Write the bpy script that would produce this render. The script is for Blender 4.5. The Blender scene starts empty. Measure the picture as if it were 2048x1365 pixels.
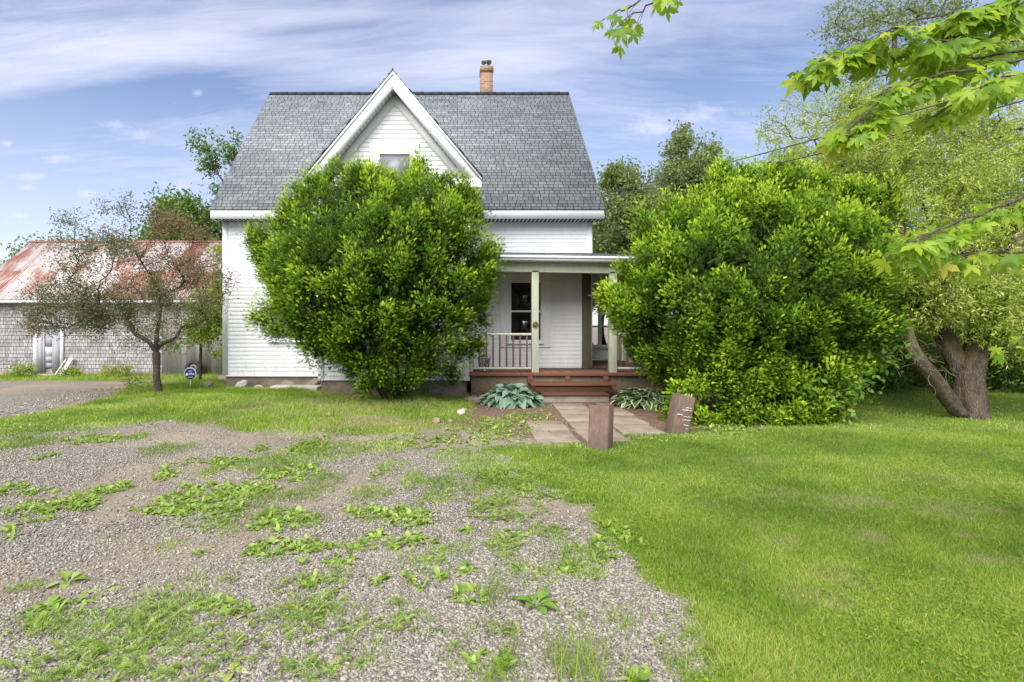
import bpy, math, random
import numpy as np
from mathutils import Vector, Matrix

RAD = math.radians
rng = np.random.default_rng(11)
random.seed(5)
SC = bpy.context.scene
COL = SC.collection
F, CX, CY, CZ = 1102.0, 915.0, 659.0, 1.5          # focal length in photo pixels, principal point, eye height


def at(px, py, Y):
    """photo pixel at a known distance -> point in the place"""
    return np.array([(px - CX) / F * Y, Y, CZ - (py - CY) / F * Y])


def gnd(px, py, z=0.0):
    Y = (CZ - z) * F / (py - CY)
    return np.array([(px - CX) / F * Y, Y])


# ------------------------------------------------------------------ tagging
def tag(o, label=None, cat=None, group=None, kind=None):
    if label: o['label'] = label
    if cat: o['category'] = cat
    if group: o['group'] = group
    if kind: o['kind'] = kind
    return o


def thing(name, loc, label, cat, group=None):
    o = bpy.data.objects.new(name, None)
    COL.objects.link(o)
    o.location = loc
    o.empty_display_size = 0.2
    return tag(o, label, cat, group)


def root_of(o):
    while o.parent: o = o.parent
    return o


def set_parent(o, parent):
    o.parent = parent
    if parent.parent is None: o.matrix_parent_inverse = Matrix.Translation(-Vector(parent.location))


# ------------------------------------------------------------------ mesh collector
class Coll:
    def __init__(s):
        s.V, s.F, s.A, s.n = [], [], {}, 0

    def add(s, V, Fs, **attrs):
        V = np.asarray(V, float).reshape(-1, 3)
        if not isinstance(Fs, list): Fs = [Fs]
        for f in Fs:
            f = np.asarray(f, np.int64)
            if f.size: s.F.append(f + s.n)
        for k, a in attrs.items():
            a = np.asarray(a, float)
            if a.ndim == 0: a = np.full(len(V), float(a))
            s.A.setdefault(k, []).append((s.n, a))
        s.V.append(V); s.n += len(V)
        return s

    def poly(s, pts):
        s.add(pts, [np.arange(len(pts))[None, :]]); return s

    def box(s, x0, x1, y0, y1, z0, z1):
        V = [(x0,y0,z0),(x1,y0,z0),(x1,y1,z0),(x0,y1,z0),(x0,y0,z1),(x1,y0,z1),(x1,y1,z1),(x0,y1,z1)]
        s.add(V, [np.array([(0,3,2,1),(4,5,6,7),(0,1,5,4),(1,2,6,5),(2,3,7,6),(3,0,4,7)])]); return s

    def prism(s, pts, vec):
        """extrude the polygon pts by vec (closed body)"""
        P = np.asarray(pts, float); n = len(P); v = np.asarray(vec, float)
        V = np.concatenate([P, P + v])
        a = np.arange(n); b = (a + 1) % n
        s.add(V, [a[None, ::-1], (a + n)[None, :], np.stack([a, b, b + n, a + n], 1)]); return s

    def tube(s, path, rad, k=6, cap=True):
        V, Fs = tube(path, rad, k, cap); s.add(V, Fs); return s

    def build(s, name, m, parent=None, smooth=False, bevel=0.0):
        V = np.concatenate(s.V) if s.V else np.zeros((0, 3))
        me = bpy.data.meshes.new(name)
        me.vertices.add(len(V)); me.vertices.foreach_set('co', V.ravel())
        if s.F:
            li = np.concatenate([f.ravel() for f in s.F])
            cnt = np.concatenate([np.full(len(f), f.shape[1], np.int64) for f in s.F])
            st = np.concatenate([[0], np.cumsum(cnt)[:-1]])
            me.loops.add(len(li)); me.loops.foreach_set('vertex_index', li.astype(np.int32))
            me.polygons.add(len(cnt)); me.polygons.foreach_set('loop_start', st.astype(np.int32))
            if smooth: me.polygons.foreach_set('use_smooth', np.ones(len(cnt), bool))
        me.update(calc_edges=True)
        for k, lst in s.A.items():
            vec = lst[0][1].ndim == 2
            full = np.zeros((len(V), 3) if vec else len(V), np.float32)
            for o0, a in lst: full[o0:o0 + len(a)] = a
            at_ = me.attributes.new(k, 'FLOAT_VECTOR' if vec else 'FLOAT', 'POINT')
            at_.data.foreach_set('vector' if vec else 'value', full.ravel())
        if m: me.materials.append(m)
        o = bpy.data.objects.new(name, me)
        COL.objects.link(o)
        if parent: set_parent(o, parent)
        if bevel > 0:
            b = o.modifiers.new('bevel', 'BEVEL'); b.width = bevel; b.segments = 2; b.limit_method = 'ANGLE'
        return o


def unit(v):
    v = np.asarray(v, float)
    return v / np.maximum(np.linalg.norm(v, axis=-1, keepdims=True), 1e-9)


def tube(path, rad, k=6, cap=True):
    P = np.asarray(path, float); n = len(P)
    r = np.broadcast_to(np.asarray(rad, float), (n,))
    T = np.gradient(P, axis=0); T = unit(T)
    ref = np.array([0., 0., 1.]) if abs(T[:, 2]).mean() < .8 else np.array([1., 0., 0.])
    A = unit(np.cross(T, ref)); B = np.cross(T, A)
    a = np.linspace(0, 2 * np.pi, k, endpoint=False)
    V = P[:, None] + r[:, None, None] * (np.cos(a)[None, :, None] * A[:, None] + np.sin(a)[None, :, None] * B[:, None])
    i = np.arange(n - 1)[:, None] * k; j = np.arange(k)[None]; j2 = (j + 1) % k
    Q = np.stack([i + j, i + j2, i + k + j2, i + k + j], -1).reshape(-1, 4)
    Fs = [Q]
    if cap: Fs += [np.arange(k)[None, ::-1], (np.arange(k) + (n - 1) * k)[None]]
    return V.reshape(-1, 3), Fs


def rand_unit(n):
    v = rng.normal(size=(n, 3)); return unit(v)


def quads(P, D, N, L, W, mid=.45):
    """one flat diamond leaf for each row"""
    n = len(P); D = unit(D); S = unit(np.cross(D, N)); L = np.broadcast_to(L, n)[:, None]; W = np.broadcast_to(W, n)[:, None]
    N2 = np.cross(S, D)
    m = P + D * L * mid
    V = np.stack([P, m + S * W / 2 + N2 * W * .18, P + D * L, m - S * W / 2 + N2 * W * .18], 1)
    return V.reshape(-1, 3), np.arange(4 * n).reshape(n, 4)


def ribbons(P, D, N, L, W, prof, droop=0., cup=0., ns=2):
    """n long leaves as grids; profile along, droop down"""
    n = len(P); prof = np.asarray(prof, float); nt = len(prof)
    D = unit(D); S = unit(np.cross(D, N)); N2 = np.cross(S, D)
    L = np.broadcast_to(L, n); W = np.broadcast_to(W, n); droop = np.broadcast_to(droop, n)
    t = np.linspace(0, 1, nt); s_ = np.linspace(-1, 1, ns)
    C = P[:, None] + D[:, None] * (L[:, None] * t)[..., None]
    C[..., 2] -= (droop * L)[:, None] * t ** 2
    off = (W[:, None, None] / 2 * prof[None, :, None] * s_[None, None, :])
    V = C[:, :, None] + S[:, None, None] * off[..., None] + N2[:, None, None] * (cup * np.abs(off))[..., None]
    b = (np.arange(n) * nt * ns)[:, None, None]
    i = np.arange(nt - 1)[None, :, None] * ns; j = np.arange(ns - 1)[None, None]
    Q = np.stack([b + i + j, b + i + j + 1, b + i + ns + j + 1, b + i + ns + j], -1).reshape(-1, 4)
    tt = np.broadcast_to(t[None, :, None], (n, nt, ns)).ravel()
    ss = np.broadcast_to(np.abs(s_)[None, None], (n, nt, ns)).ravel()
    return V.reshape(-1, 3), Q, tt, ss, nt * ns


# ------------------------------------------------------------------ numpy noise
_tab = np.random.default_rng(3).random((256, 256))


def vnoise(x, y):
    xi = np.floor(x).astype(int); yi = np.floor(y).astype(int); fx = x - xi; fy = y - yi
    fx = fx * fx * (3 - 2 * fx); fy = fy * fy * (3 - 2 * fy)
    g = lambda a, b: _tab[a & 255, b & 255]
    return (g(xi, yi) * (1 - fx) + g(xi + 1, yi) * fx) * (1 - fy) + (g(xi, yi + 1) * (1 - fx) + g(xi + 1, yi + 1) * fx) * fy


def fbm(x, y, s=1., o=4):
    r = 0; a = .5; t = 0
    for k in range(o):
        r = r + a * vnoise(x * s + 17.3 * k, y * s - 9.1 * k); t += a; a *= .5; s *= 2.1
    return r / t


def sdf(x, y, poly):
    """signed distance to a polygon, positive inside"""
    P = np.asarray(poly, float); d = np.full(np.shape(x), 1e9); ins = np.zeros(np.shape(x), bool)
    for i in range(len(P)):
        ax, ay = P[i]; bx, by = P[(i + 1) % len(P)]
        ex, ey = bx - ax, by - ay
        t = np.clip(((x - ax) * ex + (y - ay) * ey) / (ex * ex + ey * ey + 1e-12), 0, 1)
        d = np.minimum(d, np.hypot(x - ax - t * ex, y - ay - t * ey))
        c = ((ay > y) != (by > y))
        with np.errstate(divide='ignore', invalid='ignore'):
            xx = ax + (y - ay) * ex / (ey if ey else 1e-12)
        ins ^= c & (x < xx)
    return np.where(ins, d, -d)


def sstep(a, b, x):
    t = np.clip((x - a) / (b - a), 0, 1); return t * t * (3 - 2 * t)


# ------------------------------------------------------------------ materials
class Mat:
    def __init__(s, name):
        s.m = bpy.data.materials.new(name); s.m.use_nodes = True
        s.nt = s.m.node_tree; s.nt.nodes.clear()
        s.out = s.nt.nodes.new('ShaderNodeOutputMaterial')

    def n(s, typ, props=None, **ins):
        nd = s.nt.nodes.new('ShaderNode' + typ)
        for k, v in (props or {}).items(): setattr(nd, k, v)
        for k, v in ins.items():
            k2 = int(k[1:]) if k[0] == '_' and k[1:].isdigit() else k.replace('_', ' ')
            sock = nd.inputs[k2]
            if isinstance(v, bpy.types.NodeSocket): s.nt.links.new(v, sock)
            else:
                if sock.type == 'RGBA' and len(v) == 3: v = (*v, 1)
                sock.default_value = v
        return nd

    def attr(s, name): return s.n('Attribute', dict(attribute_name=name))
    def noise(s, vec, scale, detail=4, rough=.55):
        return s.n('TexNoise', None, Vector=vec, Scale=scale, Detail=float(detail), Roughness=rough).outputs['Fac']

    def ramp(s, fac, stops, interp='LINEAR'):
        nd = s.n('ValToRGB', None, Fac=fac); cr = nd.color_ramp; cr.interpolation = interp
        while len(cr.elements) > 1: cr.elements.remove(cr.elements[0])
        cr.elements[0].position = stops[0][0]; cr.elements[0].color = (*stops[0][1], 1)
        for p, c in stops[1:]:
            e = cr.elements.new(p); e.color = (*c, 1)
        return nd.outputs['Color']

    def mix(s, fac, a, b, mode='MIX'):
        nd = s.n('Mix', dict(data_type='RGBA', blend_type=mode))
        for i, v in ((0, fac), (6, a), (7, b)):
            if isinstance(v, bpy.types.NodeSocket): s.nt.links.new(v, nd.inputs[i])
            else: nd.inputs[i].default_value = v if i == 0 else (*v, 1)
        return nd.outputs[2]

    def math(s, op, a, b=0.5, clamp=False):
        nd = s.n('Math', dict(operation=op, use_clamp=clamp), _0=a, _1=b); return nd.outputs[0]

    def mapr(s, v, a, b, c=0., d=1.):
        return s.n('MapRange', None, _0=v, _1=a, _2=b, _3=c, _4=d).outputs[0]

    def scale(s, vec, sc):
        return s.n('Mapping', None, Vector=vec, Scale=sc).outputs[0]

    def obj(s): return s.n('TexCoord').outputs['Object']

    def bsdf(s, color, rough=.6, bump=None, strength=.4, dist=.01, spec=.4, metal=0., normal=None):
        p = s.n('BsdfPrincipled', None, Base_Color=color, Roughness=rough, Metallic=metal)
        p.inputs['Specular IOR Level'].default_value = spec
        if bump is not None:
            b = s.n('Bump', None, Height=bump, Strength=strength, Distance=dist)
            s.nt.links.new(b.outputs[0], p.inputs['Normal'])
        s.nt.links.new(p.outputs[0], s.out.inputs[0]); return p


def leaf_mat(name, stops, trans=(.3, .45, .06), tfac=.3, rough=.5, attr='rnd', dry=None, spec=.25):
    M = Mat(name)
    c = M.ramp(M.attr(attr).outputs['Fac'], stops)
    if dry: c = M.mix(M.attr('dry').outputs['Fac'], c, dry)
    p = M.n('BsdfPrincipled', None, Base_Color=c, Roughness=rough); p.inputs['Specular IOR Level'].default_value = spec
    tc = M.mix(.55, c, trans)
    if dry: tc = M.mix(M.attr('dry').outputs['Fac'], tc, dry)
    t = M.n('BsdfTranslucent', None, Color=tc)
    mx = M.n('MixShader', None, Fac=tfac, _1=p.outputs[0], _2=t.outputs[0])
    M.nt.links.new(mx.outputs[0], M.out.inputs[0])
    return M.m


def plain(name, col, rough=.6, var=.12, scale=6., bump=.15, dist=.004, spec=.4, metal=0., stretch=(1, 1, 1)):
    """painted or mineral surface with soft mottling and grain"""
    M = Mat(name); v = M.scale(M.obj(), stretch)
    f = M.noise(v, scale, 6, .6); f2 = M.noise(v, scale * 14, 3, .6)
    dark = tuple(c * (1 - var) for c in col); lite = tuple(min(1, c * (1 + var * .6)) for c in col)
    c = M.ramp(f, [(.3, dark), (.7, lite)])
    c = M.mix(M.mapr(f2, .3, .7, 0, var), c, tuple(x * .6 for x in col))
    M.bsdf(c, rough, f2, bump, dist, spec, metal)
    return M.m
# ------------------------------------------------------------------ materials of the place
def m_siding():
    M = Mat('white_vinyl_siding'); o = M.obj()
    f = M.noise(M.scale(o, (1, 1, .35)), 1.6, 5, .6); g = M.noise(M.scale(o, (3, 3, .5)), 9, 3)
    c = M.ramp(f, [(.3, (.66, .665, .67)), (.65, (.76, .765, .77))])
    c = M.mix(M.mapr(g, .5, .8, 0, .3), c, (.48, .48, .42))
    z = M.n('SeparateXYZ', None, Vector=o).outputs['Z']
    splash = M.math('MULTIPLY', M.mapr(z, .32, .75, 1, 0), M.mapr(g, .35, .7, 0, .5))
    c = M.mix(splash, c, (.42, .4, .32))
    so_ = M.n('SeparateXYZ', None, Vector=o); bv = M.n('CombineXYZ', None, X=so_.outputs['X'], Y=M.math('SUBTRACT', z, .344)).outputs[0]
    bj = M.n('TexBrick', dict(offset=.37, offset_frequency=3), Vector=bv, Color1=(0, 0, 0), Color2=(.35, .35, .35), Mortar=(1, 1, 1), Scale=1., Mortar_Size=.0022, Mortar_Smooth=0., Brick_Width=3.66, Row_Height=.1016)
    c = M.mix(M.math('MULTIPLY', bj.outputs['Color'], .22), c, (.4, .41, .41))
    M.bsdf(c, .45, g, .05, .003, .4); return M.m

def m_shingles():
    M = Mat('grey_asphalt_shingles'); v = M.attr('uvw').outputs['Vector']
    br = M.n('TexBrick', dict(offset=.37, offset_frequency=3, squash=.62, squash_frequency=2), Vector=v, Color1=(.19, .206, .216), Color2=(.25, .266, .276), Mortar=(.03, .034, .04), Scale=1.,
             Mortar_Size=.0085, Mortar_Smooth=.35, Bias=-.1, Brick_Width=.21, Row_Height=.142)
    br2 = M.n('TexBrick', dict(offset=.61, offset_frequency=2), Vector=v, Color1=(.78, .78, .78), Color2=(1.12, 1.12, 1.12), Mortar=(.9, .9, .9), Scale=1., Mortar_Size=0., Brick_Width=.33, Row_Height=.142)
    c = M.mix(1., br.outputs['Color'], br2.outputs['Color'], 'MULTIPLY')
    gr = M.noise(v, 220, 2, .7); c = M.mix(1., c, M.ramp(gr, [(.3, (.62, .62, .62)), (.7, (1.3, 1.3, 1.3))]), 'MULTIPLY')
    big = M.noise(v, .45, 4, .6); c = M.mix(1., c, M.ramp(big, [(.35, (.9, .9, .92)), (.65, (1.08, 1.08, 1.07))]), 'MULTIPLY')
    st = M.noise(M.scale(v, (2.2, .18, 1)), 1.3, 3); c = M.mix(M.mapr(st, .55, .8, 0, .18), c, (.26, .26, .25))
    sv = M.n('SeparateXYZ', None, Vector=v); fr = M.math('FRACT', M.math('DIVIDE', sv.outputs['Y'], .142))
    tab = M.noise(M.n('CombineXYZ', None, X=M.math('MULTIPLY', sv.outputs['X'], 5.), Y=M.math('MULTIPLY', M.math('FLOOR', M.math('DIVIDE', sv.outputs['Y'], .142)), 7.31)).outputs[0], 1., 1)
    line = M.math('MULTIPLY', M.mapr(fr, .0, .2, 1, 0), M.mapr(tab, .42, .6, .25, .95))
    c = M.mix(line, c, (.035, .038, .042))
    h = M.math('ADD', M.math('MULTIPLY', br.outputs['Fac'], -1.), M.math('MULTIPLY', gr, .3))
    M.bsdf(c, .9, h, .55, .012, .15); return M.m

def m_rust_roof():
    M = Mat('rusty_corrugated_roof'); v = M.attr('uvw').outputs['Vector']
    br = M.n('TexBrick', dict(offset=.5), Vector=v, Color1=(0, 0, 0), Color2=(1, 1, 1), Mortar=(.5, .5, .5), Scale=1., Mortar_Size=0., Brick_Width=.68, Row_Height=2.0)
    n1 = M.noise(M.scale(v, (2.2, .55, 1)), 1.2, 6, .65); n2 = M.noise(M.scale(v, (14, 1.2, 1)), 1.5, 4, .7)
    f = M.math('ADD', M.math('MULTIPLY', br.outputs['Color'], .2), M.math('ADD', M.math('MULTIPLY', n1, .65), M.math('MULTIPLY', n2, .38)))
    c = M.ramp(f, [(.40, (.13, .05, .032)), (.52, (.24, .1, .068)), (.59, (.33, .185, .145)), (.65, (.43, .395, .375)), (.8, (.5, .485, .48))])
    w = M.n('TexWave', dict(wave_type='BANDS', bands_direction='X'), Vector=v, Scale=4.1, Distortion=0.)
    c = M.mix(M.mapr(w.outputs['Fac'], 0, .35, .3, 0), c, (.12, .05, .035))
    M.bsdf(c, .65, w.outputs['Fac'], .6, .02, .3, .1); return M.m

def m_barn_shingle():
    M = Mat('weathered_cedar_shingles'); o = M.obj()
    sw = M.n('SeparateXYZ', None, Vector=o); v = M.n('CombineXYZ', None, X=sw.outputs['X'], Y=sw.outputs['Z']).outputs[0]
    br = M.n('TexBrick', dict(offset=.43, offset_frequency=2, squash=.7, squash_frequency=3), Vector=v, Color1=(.245, .238, .238), Color2=(.43, .42, .418), Mortar=(.09, .08, .08), Scale=1., Mortar_Size=.006, Brick_Width=.13, Row_Height=.118)
    n = M.noise(M.scale(v, (9, 2, 1)), 4, 5, .65); c = M.mix(1., br.outputs['Color'], M.ramp(n, [(.3, (.55, .53, .52)), (.7, (1.25, 1.24, 1.24))]), 'MULTIPLY')
    n2 = M.noise(v, .7, 4); c = M.mix(M.mapr(n2, .5, .75, 0, .35), c, (.27, .205, .19))
    M.bsdf(c, .9, n, .3, .01, .1); return M.m

def m_boards(name, a, b, gap=.14, axis='X', grain=(1, 1, 12)):
    M = Mat(name); o = M.obj(); sw = M.n('SeparateXYZ', None, Vector=o)
    n = M.noise(M.scale(o, tuple(12. / g for g in grain)), 6, 6, .7)
    k = M.math('FLOOR', M.math('DIVIDE', sw.outputs[axis], gap)); wn = M.n('TexWhiteNoise', dict(noise_dimensions='1D'), W=k)
    f = M.math('ADD', M.math('MULTIPLY', n, .7), M.math('MULTIPLY', wn.outputs['Value'], .3))
    c = M.ramp(f, [(.3, a), (.7, b)])
    fr = M.math('FRACT', M.math('DIVIDE', sw.outputs[axis], gap)); e = M.mapr(fr, 0, .07, .85, 0)
    c = M.mix(e, c, (.03, .025, .02))
    M.bsdf(c, .75, n, .3, .006, .25); return M.m

def m_plywood():
    M = Mat('grainy_plywood_skirt'); o = M.obj()
    d = M.noise(M.scale(o, (.8, .8, 2.4)), 3.2, 2, .4); w = M.math('FRACT', M.math('MULTIPLY', d, 22.))
    c = M.ramp(w, [(.0, (.06, .045, .028)), (.4, (.17, .13, .085)), (.9, (.23, .18, .12))])
    M.bsdf(c, .85, w, .25, .004, .15); return M.m

def m_brick():
    M = Mat('buff_chimney_brick'); o = M.obj(); sw = M.n('SeparateXYZ', None, Vector=o)
    v = M.n('CombineXYZ', None, X=M.math('ADD', sw.outputs['X'], sw.outputs['Y']), Y=sw.outputs['Z']).outputs[0]
    br = M.n('TexBrick', None, Vector=v, Color1=(.17, .09, .058), Color2=(.27, .16, .1), Mortar=(.3, .23, .16), Scale=1., Mortar_Size=.009, Brick_Width=.2, Row_Height=.072)
    n = M.noise(o, 18, 4); c = M.mix(M.mapr(n, .5, .75, 0, .5), br.outputs['Color'], (.36, .28, .19))
    M.bsdf(c, .9, br.outputs['Fac'], -.4, .008, .1); return M.m

def m_glass():
    M = Mat('dark_window_glass'); o = M.obj(); n = M.noise(o, 1.3, 2)
    M.bsdf((.006, .007, .008), .04, n, .05, .01, .7); return M.m

def m_screen():
    M = Mat('insect_screened_glass'); n = M.noise(M.obj(), 40, 2)
    M.bsdf(M.ramp(n, [(.3, (.16, .165, .19)), (.7, (.2, .205, .23))]), .35, n, .05, .003, .5); return M.m

def m_clear():
    M = Mat('clear_pane'); g = M.n('BsdfGlossy', None, Color=(1, 1, 1), Roughness=.02); t = M.n('BsdfTransparent')
    fr = M.n('Fresnel', None, IOR=1.45); mx = M.n('MixShader', None, Fac=fr.outputs[0], _1=t.outputs[0], _2=g.outputs[0])
    M.nt.links.new(mx.outputs[0], M.out.inputs[0]); return M.m

def m_bark(name, a, b, sc=9., moss=None):
    M = Mat(name); o = M.obj(); v = M.scale(o, (1, 1, .28))
    n = M.noise(v, sc, 6, .7); vo = M.n('TexVoronoi', dict(feature='DISTANCE_TO_EDGE'), Vector=v, Scale=sc * 3.4)
    f = M.math('MULTIPLY', n, M.mapr(vo.outputs['Distance'], 0, .25, .75, 1.1))
    c = M.ramp(f, [(.2, a), (.6, b)])
    if moss: c = M.mix(M.mapr(M.noise(o, 2.2, 4), .52, .7, 0, .7), c, moss)
    M.bsdf(c, .9, f, 1., .05, .1); return M.m

def m_ground():
    M = Mat('ground_gravel_and_soil'); o = M.obj(); d = M.noise(o, 1.1, 6, .6); fine = M.noise(o, 60, 3, .7)
    vo = M.n('TexVoronoi', None, Vector=o, Scale=42., Randomness=1.); ve = M.n('TexVoronoi', dict(feature='DISTANCE_TO_EDGE'), Vector=o, Scale=42.)
    gc = M.n('SeparateColor', None, Color=vo.outputs['Color']).outputs[0]
    gcol = M.ramp(gc, [(0, (.11, .1, .088)), (.4, (.21, .188, .155)), (.75, (.31, .28, .235)), (1, (.4, .37, .32))])
    gcol = M.mix(M.mapr(ve.outputs['Distance'], 0, .09, .75, 0), gcol, (.08, .068, .055))
    gcol = M.mix(M.mapr(d, .4, .7, 0, .45), gcol, (.3, .25, .18))
    dirt = M.ramp(M.math('ADD', M.math('MULTIPLY', d, .6), M.math('MULTIPLY', fine, .4)), [(.3, (.14, .105, .072)), (.5, (.24, .19, .135)), (.7, (.35, .3, .23))])
    lawn = M.ramp(M.math('ADD', M.math('MULTIPLY', d, .5), M.math('MULTIPLY', fine, .5)), [(.3, (.06, .095, .018)), (.5, (.125, .185, .035)), (.7, (.22, .26, .075))])
    mulch = M.ramp(M.math('ADD', M.math('MULTIPLY', M.noise(o, 9, 5, .7), .6), M.math('MULTIPLY', fine, .4)), [(.3, (.06, .042, .028)), (.5, (.15, .1, .068)), (.7, (.27, .2, .14))])
    c = M.mix(M.attr('gravel').outputs['Fac'], dirt, gcol)
    c = M.mix(M.attr('mulch').outputs['Fac'], c, mulch)
    c = M.mix(M.attr('lawn').outputs['Fac'], c, lawn)
    h = M.math('ADD', M.math('MULTIPLY', M.mapr(ve.outputs['Distance'], 0, .3), M.attr('gravel').outputs['Fac']), M.math('MULTIPLY', fine, .6))
    M.bsdf(c, .95, h, .6, .015, .1); return M.m

def m_stone_rnd():
    M = Mat('grey_and_tan_gravel_stones')
    c = M.ramp(M.attr('rnd').outputs['Fac'], [(0, (.135, .122, .104)), (.3, (.215, .195, .162)), (.6, (.295, .266, .214)), (.85, (.36, .327, .262)), (1, (.42, .395, .34))])
    n = M.noise(M.obj(), 90, 3); c = M.mix(M.mapr(n, .4, .7, 0, .25), c, (.2, .17, .14))
    M.bsdf(c, .9, n, .25, .004, .15); return M.m

def m_concrete(name, a, b):
    M = Mat(name); o = M.obj(); n = M.noise(o, 3.5, 6, .65); g = M.noise(o, 160, 2, .7)
    f = M.math('ADD', M.math('MULTIPLY', n, .7), M.math('MULTIPLY', g, .3))
    c = M.ramp(f, [(.32, a), (.62, b)]); M.bsdf(c, .92, g, .35, .004, .12); return M.m

def m_hosta(name, inner, inner2, edge, lo, hi):
    M = Mat(name); r = M.attr('rnd').outputs['Fac']; c = M.ramp(r, [(0, inner), (1, inner2)])
    c = M.mix(M.mapr(M.attr('across').outputs['Fac'], lo, hi), c, edge)
    p = M.n('BsdfPrincipled', None, Base_Color=c, Roughness=.42); t = M.n('BsdfTranslucent', None, Color=c)
    mx = M.n('MixShader', None, Fac=.15, _1=p.outputs[0], _2=t.outputs[0]); M.nt.links.new(mx.outputs[0], M.out.inputs[0]); return M.m

SIDING = m_siding(); SHINGLE = m_shingles(); RUST = m_rust_roof(); BARNW = m_barn_shingle()
TRIM = plain('white_painted_trim', (.80, .805, .81), .45, .07, 3., .05)
SOFFIT = plain('white_soffit_with_mildew', (.7, .71, .69), .6, .15, 8., .05)
GREEN = plain('pale_sage_paint', (.47, .5, .37), .55, .14, 5., .1, stretch=(3, 3, .6))
OLIVE = plain('dark_olive_paint', (.09, .085, .035), .6, .2, 4., .1)
PORCHIN = plain('grey_white_ceiling_board', (.52, .52, .45), .6, .1, 5.)
DECK = m_boards('brown_deck_boards', (.1, .05, .034), (.2, .105, .07), .13, 'X', (1, 12, 1))
STEPW = m_boards('red_brown_step_boards', (.15, .056, .028), (.29, .118, .058), 9., 'Z', (12, 1, 1))
BALUSTER = plain('faded_maroon_paint', (.17, .088, .072), .6, .25, 9., .1, stretch=(3, 3, .5))
PLY = m_plywood(); BRICK = m_brick(); GLASS = m_glass(); SCREEN = m_screen(); CLEAR = m_clear()
FOUND = m_concrete('brown_parged_foundation', (.1, .075, .055), (.23, .18, .135))
CONC = m_concrete('worn_concrete', (.2, .165, .13), (.36, .31, .25))
PAVER = m_concrete('tan_concrete_paver', (.17, .135, .098), (.32, .265, .2))
METAL = plain('galvanised_metal', (.42, .46, .44), .35, .25, 12., .1, metal=.8)
BARNBOARD = m_boards('grey_weathered_boards', (.16, .14, .13), (.36, .34, .33), .16)
BARNTRIM = plain('chalky_white_barn_trim', (.62, .62, .64), .8, .3, 8., .3, stretch=(3, 3, .5))
DOORGREY = plain('grey_bare_door_wood', (.33, .33, .35), .8, .35, 7., .3, stretch=(4, 4, .4))
LUMBER = plain('pale_lumber', (.6, .53, .4), .7, .2, 6., .2, stretch=(.5, 3, 3))
BLACK = plain('black_rubber', (.02, .02, .021), .7, .3, 9., .2)
def m_clay():
    M = Mat('brown_glazed_flue_clay'); o = M.obj(); n = M.noise(o, 5, 6, .7); g = M.noise(o, 130, 2, .7); sp = M.noise(M.scale(o, (26, 26, 5)), 1, 4, .7)
    c = M.ramp(M.math('ADD', M.math('MULTIPLY', n, .6), M.math('MULTIPLY', sp, .4)), [(.32, (.075, .048, .036)), (.5, (.125, .082, .06)), (.68, (.19, .13, .098))])
    c = M.mix(M.mapr(M.noise(o, 60, 2), .66, .74, 0, .6), c, (.34, .27, .22))
    z = M.n('SeparateXYZ', None, Vector=o).outputs['Z']
    c = M.mix(M.math('MULTIPLY', M.mapr(z, 0, .2, 1, 0), M.mapr(n, .35, .65, .2, .9)), c, (.13, .11, .075))
    M.bsdf(c, .7, g, .4, .004, .2); return M.m
CLAY = m_clay()
WIRE = plain('dark_cable_jacket', (.06, .06, .065), .6)
BRASS = plain('weathered_brass', (.22, .16, .06), .5, .3, 20., .1, metal=.4)
SIGNBLUE = plain('blue_sign_enamel', (.02, .03, .16), .4, .1)
SIGNWHITE = plain('white_sign_paint', (.8, .8, .82), .5, .05)
ROCKB = m_concrete('brown_field_stone', (.12, .09, .065), (.3, .24, .18))
ROCKG = m_concrete('pale_grey_stone', (.27, .25, .22), (.5, .47, .42))
GROUND = m_ground(); STONES = m_stone_rnd()
GRASS = leaf_mat('lawn_grass_blades', [(0, (.095, .175, .022)), (.4, (.195, .325, .036)), (.75, (.32, .43, .055)), (1, (.45, .5, .12))], (.42, .58, .06), .4, .5, dry=(.42, .35, .19), spec=.08)
WEED = leaf_mat('gravel_weed_leaves', [(0, (.12, .2, .03)), (.5, (.25, .37, .06)), (1, (.45, .54, .16))], (.46, .58, .1), .34, .45)
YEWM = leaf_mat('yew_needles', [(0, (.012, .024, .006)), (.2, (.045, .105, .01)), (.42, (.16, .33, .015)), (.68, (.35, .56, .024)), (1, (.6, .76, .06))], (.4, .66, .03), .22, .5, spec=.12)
_y = YEWM.node_tree; _g = _y.nodes.new('ShaderNodeNewGeometry'); _a = _y.nodes.new('ShaderNodeAttribute'); _a.attribute_name = 'nrm'
_m = _y.nodes.new('ShaderNodeVectorMath'); _m.operation = 'MULTIPLY_ADD'; _m.inputs[1].default_value = (.4, .4, .4)      # needles of one tuft share most of their shading normal
_y.links.new(_g.outputs['Normal'], _m.inputs[0]); _y.links.new(_a.outputs['Vector'], _m.inputs[2])
_n = _y.nodes.new('ShaderNodeVectorMath'); _n.operation = 'NORMALIZE'; _y.links.new(_m.outputs[0], _n.inputs[0])
for _p in _y.nodes:
    if _p.type == 'BSDF_PRINCIPLED': _y.links.new(_n.outputs[0], _p.inputs['Normal'])
CRABM = leaf_mat('bronze_crabapple_leaves', [(0, (.055, .075, .032)), (.45, (.13, .165, .068)), (.75, (.21, .22, .11)), (.88, (.3, .16, .1)), (1, (.42, .13, .09))], (.26, .24, .1), .3, .45)
MAPLEM = leaf_mat('fresh_maple_leaves', [(0, (.09, .2, .018)), (.5, (.22, .36, .025)), (.85, (.36, .48, .04)), (.95, (.46, .5, .05)), (1, (.48, .4, .06))], (.56, .7, .04), .5, .4)
WILLOWM = leaf_mat('willow_leaves', [(0, (.14, .2, .025)), (.4, (.33, .43, .06)), (.75, (.52, .6, .12)), (1, (.68, .71, .22))], (.6, .7, .14), .45, .5)
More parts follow.
